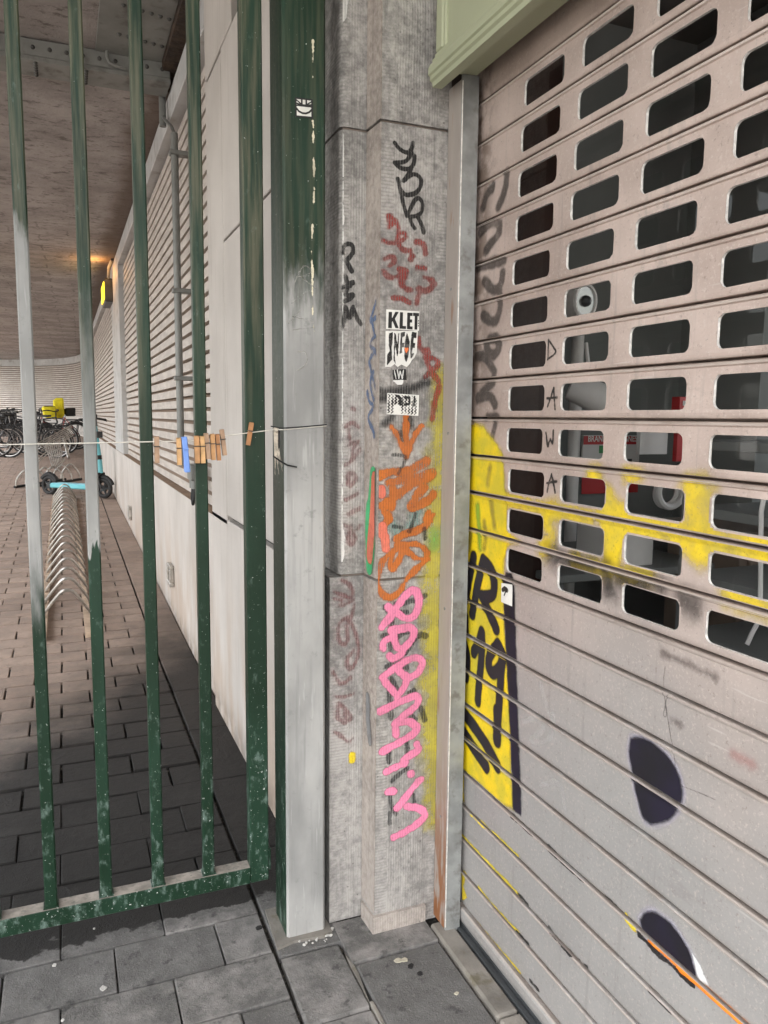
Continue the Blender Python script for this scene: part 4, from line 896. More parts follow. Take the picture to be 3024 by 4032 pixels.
# guide rail, its flange and the frame behind
guide = thing('shutter_guide', (.93, 1.79, 0), 'upright galvanised guide rail at the edge of the roller shutter, rusty at its foot', 'guide rail')
mk('front_channel', MB().prism([(.9135, 1.756), (.9555, 1.752), (.9565, 1.758), (.9565, 1.80), (.9495, 1.80), (.9495, 1.762), (.9135, 1.762)], .004, 2.215), M_GALV, guide)
mk('flange', MB().box(.9125, .9175, 1.762, 1.828, .012, 2.205, .001), M_RUST, guide)
mk('flange', MB().box(.9215, .9495, 1.80, 1.829, .004, 2.2, .001), M_RUST, guide)
mk('rear_channel', MB().box(.985, 1.01, 1.755, 1.84, .004, 2.3, .002), M_CHAN, guide)
mk('slot_back', MB().box(.95, .985, 1.805, 1.835, 0, 2.3), M_BLACK, guide)
mk('edge_highlight', MB().box(.9122, .9146, 1.7535, 1.7562, .02, 2.2, .0005), M_RIM, guide)  # added pale strip that paints a highlight along the guide's edge
for z in (.32, .9, 1.36, 1.72): mk('screw_head', MB().cyl((.911, 1.795, z), (.9135, 1.795, z), .004, n=10), M_GALV, guide)

# fascia
fas = thing('shop_fascia', (.86, .7, 2.19), 'olive green painted shop fascia with moulding over the shutter', 'fascia')
mk('moulding', MB().prism([(.863, 2.262), (.856, 2.262), (.856, 2.252), (.849, 2.249), (.849, 2.241), (.843, 2.237), (.839, 2.228), (.838, 2.213), (.843, 2.210), (.843, 2.201), (.849, 2.197), (.851, 2.187), (.875, 2.187), (.875, 2.262)], -.6, 1.792, axis=1), M_ROOF, fas)
mk('panel', MB().box(.864, .90, -.6, 1.752, 2.2625, 3.3), M_ROOF, fas)
mk('stile', MB().box(.8545, .90, 1.7525, 1.788, 2.2625, 3.3, .004), M_ROOF, fas)
mk('stile_bead', MB().box(.858, .875, 1.742, 1.752, 2.263, 3.3, .003), M_ROOF, fas)
mk('soffit_board', MB().box(.897, .952, -.6, 1.766, 2.216, 2.30, .003), M_ROOF, fas)
mk('soffit_timber', MB().box(.8755, .8965, -.6, 1.80, 2.228, 2.26), simple('dark_timber', (.07, .035, .02), .6, 0, .4, 12), fas)
mk('lining', MB().box(.90, .97, 1.76, 1.82, 2.31, 3.3), M_BLACK, fas)
mk('lining', MB().box(.952, 1.2, -.6, 1.80, 2.36, 3.3), M_BLACK, fas)

# ================================================================== SHOP INTERIOR seen through the holes
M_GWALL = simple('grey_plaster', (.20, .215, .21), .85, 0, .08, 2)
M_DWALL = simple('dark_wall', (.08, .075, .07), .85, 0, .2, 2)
M_BROWN = simple('varnished_timber', (.035, .010, .004), .35, 0, .35, 5)
shopw = thing('shop_interior_wall', (1.9, 2.6, 0), 'plain grey walls inside the shop seen through the shutter holes', 'wall')
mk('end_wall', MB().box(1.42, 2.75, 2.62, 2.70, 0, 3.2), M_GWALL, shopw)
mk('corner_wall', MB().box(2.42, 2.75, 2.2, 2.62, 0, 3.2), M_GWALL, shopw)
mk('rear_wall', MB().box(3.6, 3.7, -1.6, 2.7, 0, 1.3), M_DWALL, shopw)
mk('rear_wall', MB().box(3.6, 3.7, -1.6, 2.7, 2.3, 3.0), M_DWALL, shopw)  # open band between these two walls added, unseen, to let daylight in
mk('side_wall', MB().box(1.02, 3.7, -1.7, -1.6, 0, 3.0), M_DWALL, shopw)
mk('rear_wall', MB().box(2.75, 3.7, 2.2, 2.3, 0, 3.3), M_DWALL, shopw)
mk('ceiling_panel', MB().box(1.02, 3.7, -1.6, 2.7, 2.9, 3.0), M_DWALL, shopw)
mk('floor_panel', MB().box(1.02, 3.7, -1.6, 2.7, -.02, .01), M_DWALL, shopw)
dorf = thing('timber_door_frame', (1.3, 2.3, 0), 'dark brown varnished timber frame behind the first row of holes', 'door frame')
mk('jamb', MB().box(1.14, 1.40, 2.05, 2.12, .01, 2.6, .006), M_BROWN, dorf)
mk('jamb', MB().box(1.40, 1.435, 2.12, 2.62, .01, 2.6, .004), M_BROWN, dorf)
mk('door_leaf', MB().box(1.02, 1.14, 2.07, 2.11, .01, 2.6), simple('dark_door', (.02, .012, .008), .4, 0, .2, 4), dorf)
# shop window glass
t = NT('window_glass'); fr_ = t.n('LayerWeight'); fr_.inputs['Blend'].default_value = .12
tr = t.n('BsdfTransparent'); gl = t.n('BsdfGlossy'); gl.inputs['Roughness'].default_value = .0; mx = t.n('MixShader'); t.set(mx.inputs[0], t.m('ADD', .03, t.m('MULTIPLY', fr_.outputs[0], .5), clamp=True)); t.set(mx.inputs[1], tr.outputs[0]); t.set(mx.inputs[2], gl.outputs[0]); t.set(t.out.inputs['Surface'], mx.outputs[0])
M_GLASS = t.mat
win = thing('shop_window', (1.11, .8, .3), 'large shop window pane close behind the roller shutter', 'window')
mk('pane', MB().add([(1.11, -.6, .32), (1.11, 2.04, .32), (1.11, 2.04, 2.3), (1.11, -.6, 2.3)], [(0, 1, 2, 3)]), M_GLASS, win)
mk('sill', MB().box(1.06, 1.16, -.6, 2.04, .24, .32, .004), M_DWALL, win)
def at_y(zf, x, y, Y): return on_plane(*zf(x, y), 1, Y)
pa = at_y(R3, 712, 300, 2.5); pipe = thing('wall_pipe', (pa[0], 2.5, 0), 'white vertical pipe on the grey wall inside the shop', 'pipe')
mk('tube', MB().cyl((pa[0], 2.52, .02), (pa[0], 2.52, 1.72), .024, n=14), M_WHITE, pipe, True)
for z in (.6, 1.4): mk('clip', MB().box(pa[0] - .03, pa[0] + .03, 2.50, 2.62, z, z + .02, .003), M_GALV, pipe)
def spot(px, py, Y, d, lab):
    c = Vector(at_y(R2, px, py, Y)); d = Vector(d).normalized()
    s = thing('spotlight', c, lab, 'spotlight', 'spotlights inside the shop'); ld = c + d * .07
    mk('body', MB().tube([c - d * .09, c - d * .085, ld], [.03, .045, .056], 20), M_WHITE, s, True)
    m = MB(); m.cyl(ld - d * .01, ld + d * .0015, .045, n=20); mk('lens', m, simple('lamp_lens', (.35, .36, .36), .15, .6), s)
    mk('lens_ring', MB().ring(ld + d * .002, .050, .006, d, 24, 6), M_WHITE, s, True)
    mk('core', MB().sphere(tuple(ld + d * .004), .018, 10, 6), M_CHAN, s, True)
    mk('arm', MB().tube([c, c + Vector((0, .04, .10)), c + Vector((0, .06, .18))], .007, 6), M_WHITE, s)

spot(670, 365, 2.15, (.25, -1, -.05), 'white spotlight facing the shutter beside the pipe')
spot(805, 830, 2.15, (.8, -.6, -.45), 'lower white spotlight pointing down to the right')
def board(px0, px1, zf, Y, mat, name, lab, cat, th=.012):
    a = at_y(zf, *px0, Y); b = at_y(zf, *px1, Y); o = thing(name, (a[0], Y, b[2]), lab, cat)
    mk('sheet', MB().box(a[0], b[0], Y - th, Y, b[2], a[2], .001), mat, o); return o, a, b
M_REDS = simple('red_sign', (.50, .02, .025), .4, 0, .05, 10)
nb, a, b = board((738, 143), (1010, 340), R3, 2.615, M_WHITE, 'fire_notice', 'white notice with red header on the grey wall inside the shop', 'notice')
hz = a[2] - (a[2] - b[2]) * .22
mk('header', MB().box(a[0] + .002, b[0] - .002, 2.6, 2.6025, hz, a[2] - .002), M_REDS, nb)
mk('footer', MB().box(a[0] + .002, b[0] - .002, 2.6, 2.6025, b[2] - .07, b[2] - .002), M_REDS, nb)
mk('green_block', MB().box(a[0] + (b[0] - a[0]) * .28, a[0] + (b[0] - a[0]) * .6, 2.6, 2.6025, hz - .035, hz - .004), simple('green_sign', (.02, .25, .06), .5), nb)
for r in range(3):
    for c_ in range(5):
        x = a[0] + .02 + c_ * (b[0] - a[0] - .03) / 5; z = hz - .06 - r * .05
        mk('pictogram', MB().box(x, x + .022, 2.6005, 2.6025, z - .02, z), M_CHAN, nb)
def text(s, parent, x, y, z, h, mat, wd=None, name='lettering'):
    cu = bpy.data.curves.new(name, 'FONT'); cu.body = s; cu.size = 1.0; cu.offset = .02
    ob = bpy.data.objects.new(name, cu); COL.objects.link(ob); bpy.context.view_layer.update()
    me = bpy.data.meshes.new_from_object(ob.evaluated_get(bpy.context.evaluated_depsgraph_get())); bpy.data.objects.remove(ob)
    xs = [v.co.x for v in me.vertices]; w0 = max(xs); sx = (wd / w0) if wd else h; off = ORG[parent.name]
    for v in me.vertices: v.co = (x + v.co.x * sx - off.x, y - off.y, z + v.co.y * h - off.z)
    me.materials.append(mat); o = put(name, me, parent, off); o['label'] = s; o['kind'] = 'stuff'; return o
text('BRANDCONSIGNES', nb, a[0] + .02, 2.598, hz + .012, .034, M_WHITE, (b[0] - a[0]) - .04)
board((1012, 100), (1142, 235), R3, 2.30, M_WHITE, 'papers', 'sheaf of white papers hung before the grey wall', 'paper', .02)
ab, a, b = board((1185, 830), (1242, 895), R2, 2.19, M_REDS, 'fire_alarm_box', 'small red fire alarm box with white symbol', 'alarm box', .04)
mk('symbol', MB().box(a[0] + .012, b[0] - .012, 2.147, 2.15, b[2] + .014, a[2] - .014, .001), M_WHITE, ab)
board((1195, 100), (1248, 270), R3, 2.19, M_REDS, 'red_panel', 'red panel under the alarm box', 'panel', .02)
hh = at_y(R3, 1180, 420, 2.15); hose = thing('white_hose', tuple(hh), 'coil of white hose hanging on the shop wall', 'hose')
mk('coil', MB().ring(tuple(hh), .055, .012, (0, 1, 0), 28, 8), M_WHITE, hose, True); mk('coil', MB().ring((hh[0], hh[1] + .02, hh[2] - .004), .05, .011, (0, 1, .1), 28, 8), M_WHITE, hose, True)
M_SHELF = simple('pale_shelf', (.20, .21, .205), .5, 0, .06, 4)
shf = thing('shelf_unit', (2.1, 1.6, 0), 'pale grey shelf unit with several boards inside the shop', 'shelf')
for py in (200, 545, 890, 1190):
    q = on_plane(*R3(1520, py), 1, 1.62); mk('board', MB().box(1.72, 2.6, 1.45, 1.80, q[2] - .014, q[2] + .014, .002), M_SHELF, shf)
for x in (1.70, 2.6): mk('upright', MB().box(x, x + .025, 1.75, 1.80, .01, 1.62), M_SHELF, shf)
cab = thing('wooden_cabinet', (2.6, 1.9, 0), 'pale brown wooden cabinet with panelled doors inside the shop', 'cabinet')
M_CAB = simple('brown_cabinet', (.20, .15, .115), .55, 0, .15, 5)
mk('carcass', MB().box(2.0, 2.75, 1.85, 2.18, .01, 1.02, .004), M_CAB, cab); mk('top', MB().box(1.96, 2.8, 1.81, 2.19, 1.021, 1.05, .006), M_CAB, cab)
for x in (2.03, 2.39): mk('door', MB().box(x, x + .33, 1.832, 1.849, .06, .98, .004), M_CAB, cab); mk('door_panel', MB().box(x + .06, x + .27, 1.824, 1.8315, .14, .9, .004), M_CAB, cab)
tbl = thing('work_table', (1.5, 1.5, 0), 'white table edge and boxes low in the shop', 'table')
mk('table_top', MB().box(1.36, 2.0, 1.95, 2.5, .90, .925, .003), M_SHELF, tbl)
for x, y in ((1.38, 1.97), (1.96, 1.97), (1.38, 2.46), (1.96, 2.46)): mk('leg', MB().box(x, x + .03, y, y + .03, .01, .90), M_SHELF, tbl)
bx = thing('cardboard_box', (1.7, 2.1, .925), 'small white box on the table inside the shop', 'box')
mk('body', MB().box(1.62, 1.78, 2.0, 2.2, .925, 1.06, .003), M_WHITE, bx); mk('lid', MB().box(1.61, 1.79, 1.99, 2.21, 1.0605, 1.085, .003), M_SHELF, bx)
cb = [tuple(on_plane(*R3(x, y), 1, 1.42)) for x, y in ((1640, 440), (1625, 520))] + [tuple(on_plane(*R3(x, y), 1, 1.42)) for x, y in ((1620, 1045), (1580, 1120), (1555, 1175))]
cbl = thing('white_cable', cb[0], 'white cable hanging in front of the shelf boards', 'cable'); mk('cord', MB().tube(cb, .006, 6), M_WHITE, cbl)

# ================================================================== PASSAGE WALL
WX = .66
pw = thing('passage_wall', (WX, 8, 0), 'pale passage wall of horizontal metal louvres above a smooth plinth', 'wall')
def bx(n, mat, *a, **k): return mk(n, MB().box(*a), mat, pw, **k)
# near pier in panels
for (ya, yb, za, zb) in ((2.05, 3.33, .972, 2.108), (2.05, 3.33, 2.118, 2.86), (3.338, 3.70, .93, 2.85), (3.12, 3.70, 2.868, 3.34), (2.05, 3.70, -.02, .952)):
    bx('pier_panel', M_PANEL, WX - .022, WX + .2, ya, yb, za, zb, .003)
bx('pier_recess', M_RUSTDARK, WX + .01, WX + .2, 2.05, 3.12, 2.872, 3.43)
bx('pier_core', M_BLACK, WX + .005, WX + .2, 2.06, 3.69, 0, 2.86)
# plinth panels
yj = [3.705, 4.6, 5.55, 6.5, 7.45, 8.4, 9.35, 10.3, 11.25, 12.5, 14, 16, 18, 20, 22, 24, 26, 28]
for a, b in zip(yj[:-1], yj[1:]): bx('plinth_panel', M_PANEL, WX, WX + .3, a + .0025, b - .0025, -.05, .915, .003)
bx('plinth_core', M_BLACK, WX + .01, WX + .3, 3.7, 28, -.05, .905)
bx('top_frame', M_FRAME, WX, WX + .3, 3.705, 28.5, 3.165, 3.32, .004)
bx('pilaster', M_FRAME, WX + .001, WX + .3, 9.99, 11.45, .916, 3.164, .004)
bx('pilaster', M_FRAME, WX + .001, WX + .3, 21.0, 22.0, .916, 3.164, .004)
bx('backing', M_JOINT, WX + .105, WX + .3, 3.705, 28, .9, 3.2)
LP = .0745
def louvre_mesh(y0, y1):
    m = MB(); x = WX + .058
    m.add([(x, y0, 0), (x, y1, 0), (x, y1, .052), (x, y0, .052), (x + .038, y1, .0735), (x + .038, y0, .0735), (x + .038, y0, 0), (x + .038, y1, 0)],
          [(0, 1, 2, 3), (3, 2, 4, 5), (6, 7, 1, 0), (0, 3, 5, 6), (1, 7, 4, 2)])
    me = m.mesh('louvre_slat', ORG[pw.name]); me.materials.append(M_LOUV); return me
for (y0, y1) in ((3.702, 9.989), (11.451, 20.999), (22.001, 28)):
    me = louvre_mesh(y0, y1); n = int((3.165 - .925) / LP)
    for i in range(n):
        o = put('louvre_slat', me, pw); o.location.z = .922 + LP * i
mk('plinth_dust', MB().add([(WX, 3.705, .9165), (WX + .10, 3.705, .9165), (WX + .10, 28, .9165), (WX, 28, .9165)], [(0, 1, 2, 3)]), simple('brown_dust', (.26, .17, .11), .95, 0, .2, 8), pw)
# small square drain outlets in the plinth
for (y, z, lb) in ((5.42, .31, 'square metal outlet box low on the plinth, nearer one'), (8.97, .32, 'square metal outlet box low on the plinth, farther one')):
    o = thing('outlet_box', (WX, y, z), lb, 'outlet', 'outlets on the plinth')
    fr = MB()
    for b_ in ((y - .075, y + .075, z + .045, z + .075), (y - .075, y + .075, z - .075, z - .045), (y - .075, y - .04, z - .045, z + .045), (y + .04, y + .075, z - .045, z + .045)): fr.box(WX - .034, WX - .001, *b_, .006)
    mk('rim', fr, M_TUBE, o, kind='stuff'); mk('opening', MB().box(WX - .004, WX - .0005, y - .034, y + .034, z - .04, z + .04), M_BLACK, o)
# conduit pipe with junction box
M_PIPE = simple('conduit_grey', (.20, .205, .195), .45, .2, .15, 8)
cp = [on_plane(*q, 0, WX - .02) for q in (Z2(912, 0), Z2(935, 800), Z2(955, 1070))]
cond = thing('conduit', (WX, 4.7, 1.1), 'grey vertical conduit pipe clipped to the louvred wall', 'conduit')
yy = 4.74
mk('pipe', MB().cyl((WX - .02, yy, 1.10), (WX - .02, yy, 2.98), .021, n=12), M_PIPE, cond, True)
mk('bent_cable', MB().tube([(WX - .02, yy, 2.98), (WX - .022, yy + .10, 3.05), (WX - .022, yy + .34, 3.16), (WX - .03, yy + .40, 3.2)], .010, 8), M_PIPE, cond, True)
mk('upper_sleeve', MB().cyl((WX - .03, yy + .42, 3.15), (WX - .03, yy + .42, 3.32), .021, n=12), M_PIPE, cond, True)
for z in (1.6, 2.1, 2.86): mk('clip', MB().box(WX - .05, WX + .06, yy - .03, yy + .03, z, z + .025, .003), M_PIPE, cond)
q = on_plane(*R7(530, 665), 0, WX - .03)
jb = thing('junction_box', tuple(q), 'small grey junction box with two hanging cables at the foot of the conduit', 'junction box')
mk('box', MB().box(WX - .05, WX + .0, q[1] - .06, q[1] + .06, q[2] - .04, q[2] + .045, .006), M_PIPE, jb)
for d in (-.03, .03): mk('gland', MB().cyl((WX - .025, q[1] + d, q[2] - .085), (WX - .025, q[1] + d, q[2] - .04), .018, n=12), M_PIPE, jb, True)
mk('cable', MB().tube([(WX - .025, q[1] - .03, q[2] - .085), (WX - .03, q[1] - .03, q[2] - .14), (WX - .03, q[1], q[2] - .17), (WX - .03, q[1] + .03, q[2] - .14), (WX - .025, q[1] + .03, q[2] - .085)], .009, 8), M_BLACK, jb, True)
# wall lamp
t = NT('amber_lamp'); t.b.inputs['Emission Color'].default_value = (1, .62, .02, 1); t.b.inputs['Emission Strength'].default_value = .75; M_AMBER = t.fin((.9, .55, .02), .4)
lamp = thing('wall_lamp', (WX, 11.5, 3.0), 'glowing amber lamp panel fixed high on the louvred wall', 'lamp')
mk('housing', MB().box(WX - .10, WX, 11.02, 11.72, 2.86, 3.16, .01), M_CHAN, lamp); mk('glow_panel', MB().box(WX - .112, WX - .1005, 11.06, 11.68, 2.90, 3.12, .005), M_AMBER, lamp)
ld = bpy.data.lights.new('amber_lamp_light', 'POINT'); ld.energy = 1.3; ld.color = (1.0, .45, .10); ld.shadow_soft_size = .05
lo = bpy.data.objects.new('amber_lamp_light', ld); COL.objects.link(lo); lo.parent = lamp; lo.location = Vector((WX - .22, 10.75, 3.18)) - ORG[lamp.name]
mk('bracket', MB().tube([(WX - .05, 11.0, 3.16), (WX - .05, 10.8, 3.26), (WX - .02, 10.6, 3.32)], .02, 8), M_STEEL, lamp)

# back wall, curving towards the viewer at its right end
bw = thing('back_wall', (-1, 33, 0), 'curved louvred wall closing the far end of the passage', 'wall')
BC = [(.70, 26.2), (.62, 27.6), (.45, 28.8), (.15, 29.8), (-.4, 30.8), (-1.2, 31.6), (-2.4, 32.2), (-4.2, 32.7), (-7, 33.0)]
BC = smooth(BC, 2)
def sweep(prof2, z0):      # prof2: (outward offset, z) polyline
    m = MB(); n = len(prof2); vs = []
    for (x, y) in BC:
        for d, z in prof2: vs.append((x - d * .5, y - d * .85, z0 + z))
    m.add(vs, [(i * n + k, (i + 1) * n + k, (i + 1) * n + k + 1, i * n + k + 1) for i in range(len(BC) - 1) for k in range(n - 1)]); return m
mk('backing', sweep([(-.06, -.2), (-.06, 3.4)], 0), M_JOINT, bw)
mk('plinth', sweep([(-.02, -.2), (0.02, 1.32), (-.05, 1.33)], 0), M_PANEL, bw)
mk('top_frame', sweep([(-.05, 3.1), (.02, 3.11), (.02, 3.34)], 0), M_FRAME, bw)
for i in range(25):
    o = mk('louvre_slat', sweep([(0, 0), (0, .046), (-.035, .066)], 1.34 + .0705 * i), M_LOUV, bw)

# ================================================================== CEILING, BEAM
mk('ceiling', MB().box(-3.2, WX + .4, 5.105, 34, 3.335, 3.7), M_CEIL, kind='structure')
mk('ceiling', MB().box(-3.2, .30, -1.0, 5.1, 3.42, 3.9), M_CEIL2, kind='structure')
mk('ceiling', MB().box(.30, 3.0, -1.0, 5.1, 3.43, 3.9), M_STEEL, kind='structure')
mk('gap_filler', MB().box(.60, WX + .4, 2.3, 5.1, 3.365, 3.45), M_RUSTDARK, kind='structure')
beam = thing('riveted_beam', (0, 4.95, 3.3), 'grey riveted steel beam crossing under the passage ceiling', 'beam')
mk('bottom_flange', MB().box(-3.4, .645, 4.88, 5.10, 3.30, 3.325, .003), M_STEEL, beam)
mk('web', MB().box(-3.4, .645, 4.955, 4.975, 3.326, 3.42), M_STEEL, beam)
mk('angle', MB().box(-3.4, .645, 4.885, 4.905, 3.326, 3.415, .004), M_STEEL, beam)
RV = MB().sphere((0, 0, 0), .012, 8, 6).mesh('rivet'); RV.materials.append(M_RIVET); RV.polygons.foreach_set('use_smooth', [True] * len(RV.polygons))
for i in range(16): put('rivet', RV, beam, (.60 - .085 * i, 4.884, 3.37))
for i in range(5):
    for k in range(6): put('rivet', RV, beam, (.45 - .26 * i, 4.90 + .034 * k, 3.299))
plate = thing('ceiling_plate', (.45, 3.8, 3.70), 'grey steel ceiling plate with rows of rivets beside the wall', 'plate')
mk('sheet', MB().box(.24, .598, 2.4, 4.88, 3.405, 3.4195, .002), M_STEEL, plate)
for y in (3.55, 3.95, 4.30, 4.62):
    for k in range(6): put('rivet', RV, plate, (.35 + .045 * k, y + .01 * k, 3.404))
hook = thing('cable_hook', (.30, 4.86, 3.42), 'small curved metal hook on the beam', 'hook')
mk('rod', MB().tube([(.30, 4.86, 3.42), (.30, 4.85, 3.37), (.31, 4.84, 3.34), (.34, 4.84, 3.33), (.40, 4.86, 3.33)], .010, 8), M_STEEL, hook, True)

# ================================================================== BIKE RACK ROW
rack = thing('bicycle_rack', (-.03, 8.5, .1), 'long low row of bent zinc hoops on two timber rails', 'bicycle rack')
def fl(x, y, z): return (x, y, fz(y) + z)
for x in (-.165, .098):
    mk('rail', MB().add([fl(x - .02, 5.06, .002), fl(x + .02, 5.06, .002), fl(x + .02, 11.9, .002), fl(x - .02, 11.9, .002), fl(x - .02, 5.06, .037), fl(x + .02, 5.06, .037), fl(x + .02, 11.9, .037), fl(x - .02, 11.9, .037)],
        [(0, 3, 2, 1), (4, 5, 6, 7), (0, 1, 5, 4), (1, 2, 6, 5), (2, 3, 7, 6), (3, 0, 4, 7)]), M_WOOD, rack)
hp = smooth([(-.170, .03), (-.165, .06), (-.06, .215), (-.03, .235), (.0, .235), (.03, .215), (.118, .06), (.122, .03)], 2)
HM = MB()
for d in (0, .032): HM.tube([(x, d - z * .75, z) for x, z in hp], .0085, 6)
HM.smooth = True; hm = HM.mesh('hoop'); hm.materials.append(M_TUBE)
for i in range(19):
    y = 5.52 + .342 * i; put('hoop', hm, rack, (random.uniform(-.004, .004), y, fz(y)))
# crooked rack behind the scooter
rk2 = thing('low_rack', (-.4, 13.7, .25), 'short crooked wheel rack of bent tubes behind the scooter', 'bicycle rack')
for i in range(6):
    a = Vector((-.72 + .13 * i, 13.3 + .19 * i, 0)); b = a + Vector((.30, .02, 0)); zz_ = fz(a.y)
    mk('hoop', MB().tube(smooth([(a.x, a.y, zz_ + .02), (a.x + .01, a.y, zz_ + .14), (a.x + .12, a.y, zz_ + .28), (b.x - .12, b.y, zz_ + .28), (b.x - .01, b.y, zz_ + .14), (b.x, b.y, zz_ + .02)], 2), .013, 6), M_TUBE, rk2, True)
mk('rail', MB().tube([(-.74, 13.28, fz(13.28) + .02), (.0, 14.32, fz(14.3) + .02)], .02, 6), M_BLACK, rk2); mk('rail', MB().tube([(-.44, 13.3, fz(13.3) + .02), (.25, 14.3, fz(14.3) + .02)], .02, 6), M_BLACK, rk2)
# tall slanted rack thrown over
rk3 = thing('slanted_rack', (-.1, 17, .5), 'tall slanted wheel rack of parallel tubes leaning among the bicycles', 'bicycle rack')
def r6(x, y, Y): return tuple(on_plane(*R6(x, y), 1, Y))
for i in range(7):
    a = r6(480 + 22 * i, 985 + 28 * i * .6, 16.6 + .08 * i); b = r6(930 + 4 * i, 745 + 22 * i, 17.6 + .05 * i)
    mk('tube', MB().tube([a, b], .012, 6), M_TUBE, rk3)
for i in range(8):
    a = r6(590 + 28 * i, 980 - 4 * i, 16.9); b = r6(690 + 17 * i, 1310 - 16 * i, 16.2)
    mk('tube', MB().tube([a, b], .011, 6), M_TUBE, rk3)
for a, b in (((610, 1010), (850, 970)), ((625, 1090), (850, 1030)), ((640, 1160), (820, 1105)), ((480, 1200), (640, 1060)), ((485, 1230), (650, 1100))): mk('tube', MB().tube([r6(*a, 16.7), r6(*b, 16.8)], .011, 6), M_TUBE, rk3)
mk('foot', MB().tube([r6(720, 1340, 16.1), r6(835, 1190, 16.9)], .03, 8), M_TUBE, rk3); mk('foot', MB().tube([r6(830, 900, 17.8), r6(900, 1170, 17.2)], .03, 8), M_TUBE, rk3)

# ================================================================== E-SCOOTER
M_AQUA = simple('aqua_paint', (.16, .50, .56), .4, 0, .08, 6)
M_DECK = simple('pale_aqua_mat', (.30, .62, .72), .7, 0, .12, 14)
M_TYRE = simple('tyre', (.016, .015, .015), .7, 0, .3, 12)
sc0 = Vector((-.257, 12.47, 0)); sc1 = Vector((.53, 11.68, 0)); ux = (sc1 - sc0).normalized(); vy = Vector((-ux.y, ux.x, 0))
zs = fz(12.1) - .005; Ls = (sc1 - sc0).length - .02
TS = Matrix(((ux.x, vy.x, 0, sc0.x), (ux.y, vy.y, 0, sc0.y), (0, 0, 1, zs), (0, 0, 0, 1)))
sco = thing('electric_scooter', (.1, 12.1, zs), 'light blue electric kick scooter parked across the end of the hoop rack', 'scooter')
def sm(name, mat, f, smooth_=True): m = MB(); m.m = TS; f(m); return mk(name, m, mat, sco, smooth_)
RW = .145
for x in (0.05, Ls - .02):
    wv = sm('wheel', M_TYRE, lambda m: m.ring((x, 0, RW), RW - .03, .03, (0, 1, 0), 28, 8))
    m = MB(); m.m = TS; m.cyl((x, -.02, RW), (x, .02, RW), .045, n=14)
    for k in range(5):
        a = 2 * math.pi * k / 5; m.tube([(x, 0, RW), (x + math.cos(a) * .1, 0, RW + math.sin(a) * .1)], [.02, .014], 6)
    mk('rim', m, M_CHAN, wv, True, kind='stuff')
sm('deck', M_AQUA, lambda m: m.box(.14, Ls - .24, -.095, .095, .12, .185, .015), False)
sm('foot_mat', M_DECK, lambda m: m.box(.16, Ls - .27, -.085, .085, .1855, .192, .002), False)
sm('rear_fender', M_BLACK, lambda m: m.tube([(.05 + math.cos(a) * .165, 0, RW + math.sin(a) * .165) for a in [math.radians(d) for d in range(25, 150, 15)]], .035, 6))
sm('front_fender', M_BLACK, lambda m: m.tube([(Ls - .02 + math.cos(a) * .165, 0, RW + math.sin(a) * .165) for a in [math.radians(d) for d in range(20, 125, 15)]], .03, 6))
sm('neck', M_BLACK, lambda m: m.tube([(Ls - .26, 0, .16), (Ls - .16, 0, .26), (Ls - .09, 0, .36)], [.05, .045, .04], 10))
sm('fork', M_BLACK, lambda m: (m.tube([(Ls - .09, .055, .33), (Ls - .02, .055, RW)], .018, 8), m.tube([(Ls - .09, -.055, .33), (Ls - .02, -.055, RW)], .018, 8), m.box(Ls - .13, Ls - .05, -.07, .07, .31, .37, .01))).__setitem__('kind', 'stuff')
sm('stem', M_AQUA, lambda m: m.tube([(Ls - .09, 0, .36), (Ls - .10, 0, .52), (Ls - .155, 0, 1.02)], [.048, .046, .036], 12))
sm('stem_collar', M_BLACK, lambda m: m.tube([(Ls - .104, 0, .55), (Ls - .112, 0, .61)], .050, 12))
sm('stem_head', M_BLACK, lambda m: m.tube([(Ls - .155, 0, 1.02), (Ls - .165, 0, 1.12)], .04, 10))
sm('handlebar', M_BLACK, lambda m: m.tube([(Ls - .19, -.26, 1.11), (Ls - .165, -.08, 1.13), (Ls - .165, .08, 1.13), (Ls - .19, .26, 1.11)], [.018, .014, .014, .018], 8))
sm('phone_mount', M_BLACK, lambda m: m.box(Ls - .2, Ls - .13, -.04, .04, 1.14, 1.19, .008), False)
for s_ in (-1, 1): sm('brake_lever', M_BLACK, lambda m: m.tube([(Ls - .16, s_ * .13, 1.12), (Ls - .11, s_ * .2, 1.09)], .008, 6))
sm('display_box', M_CHAN, lambda m: m.box(Ls - .12, Ls - .06, -.06, .06, .86, .95, .01), False)
sm('number_tag', M_WHITE, lambda m: m.box(Ls - .145, Ls - .138, -.05, .05, .74, .82), False)

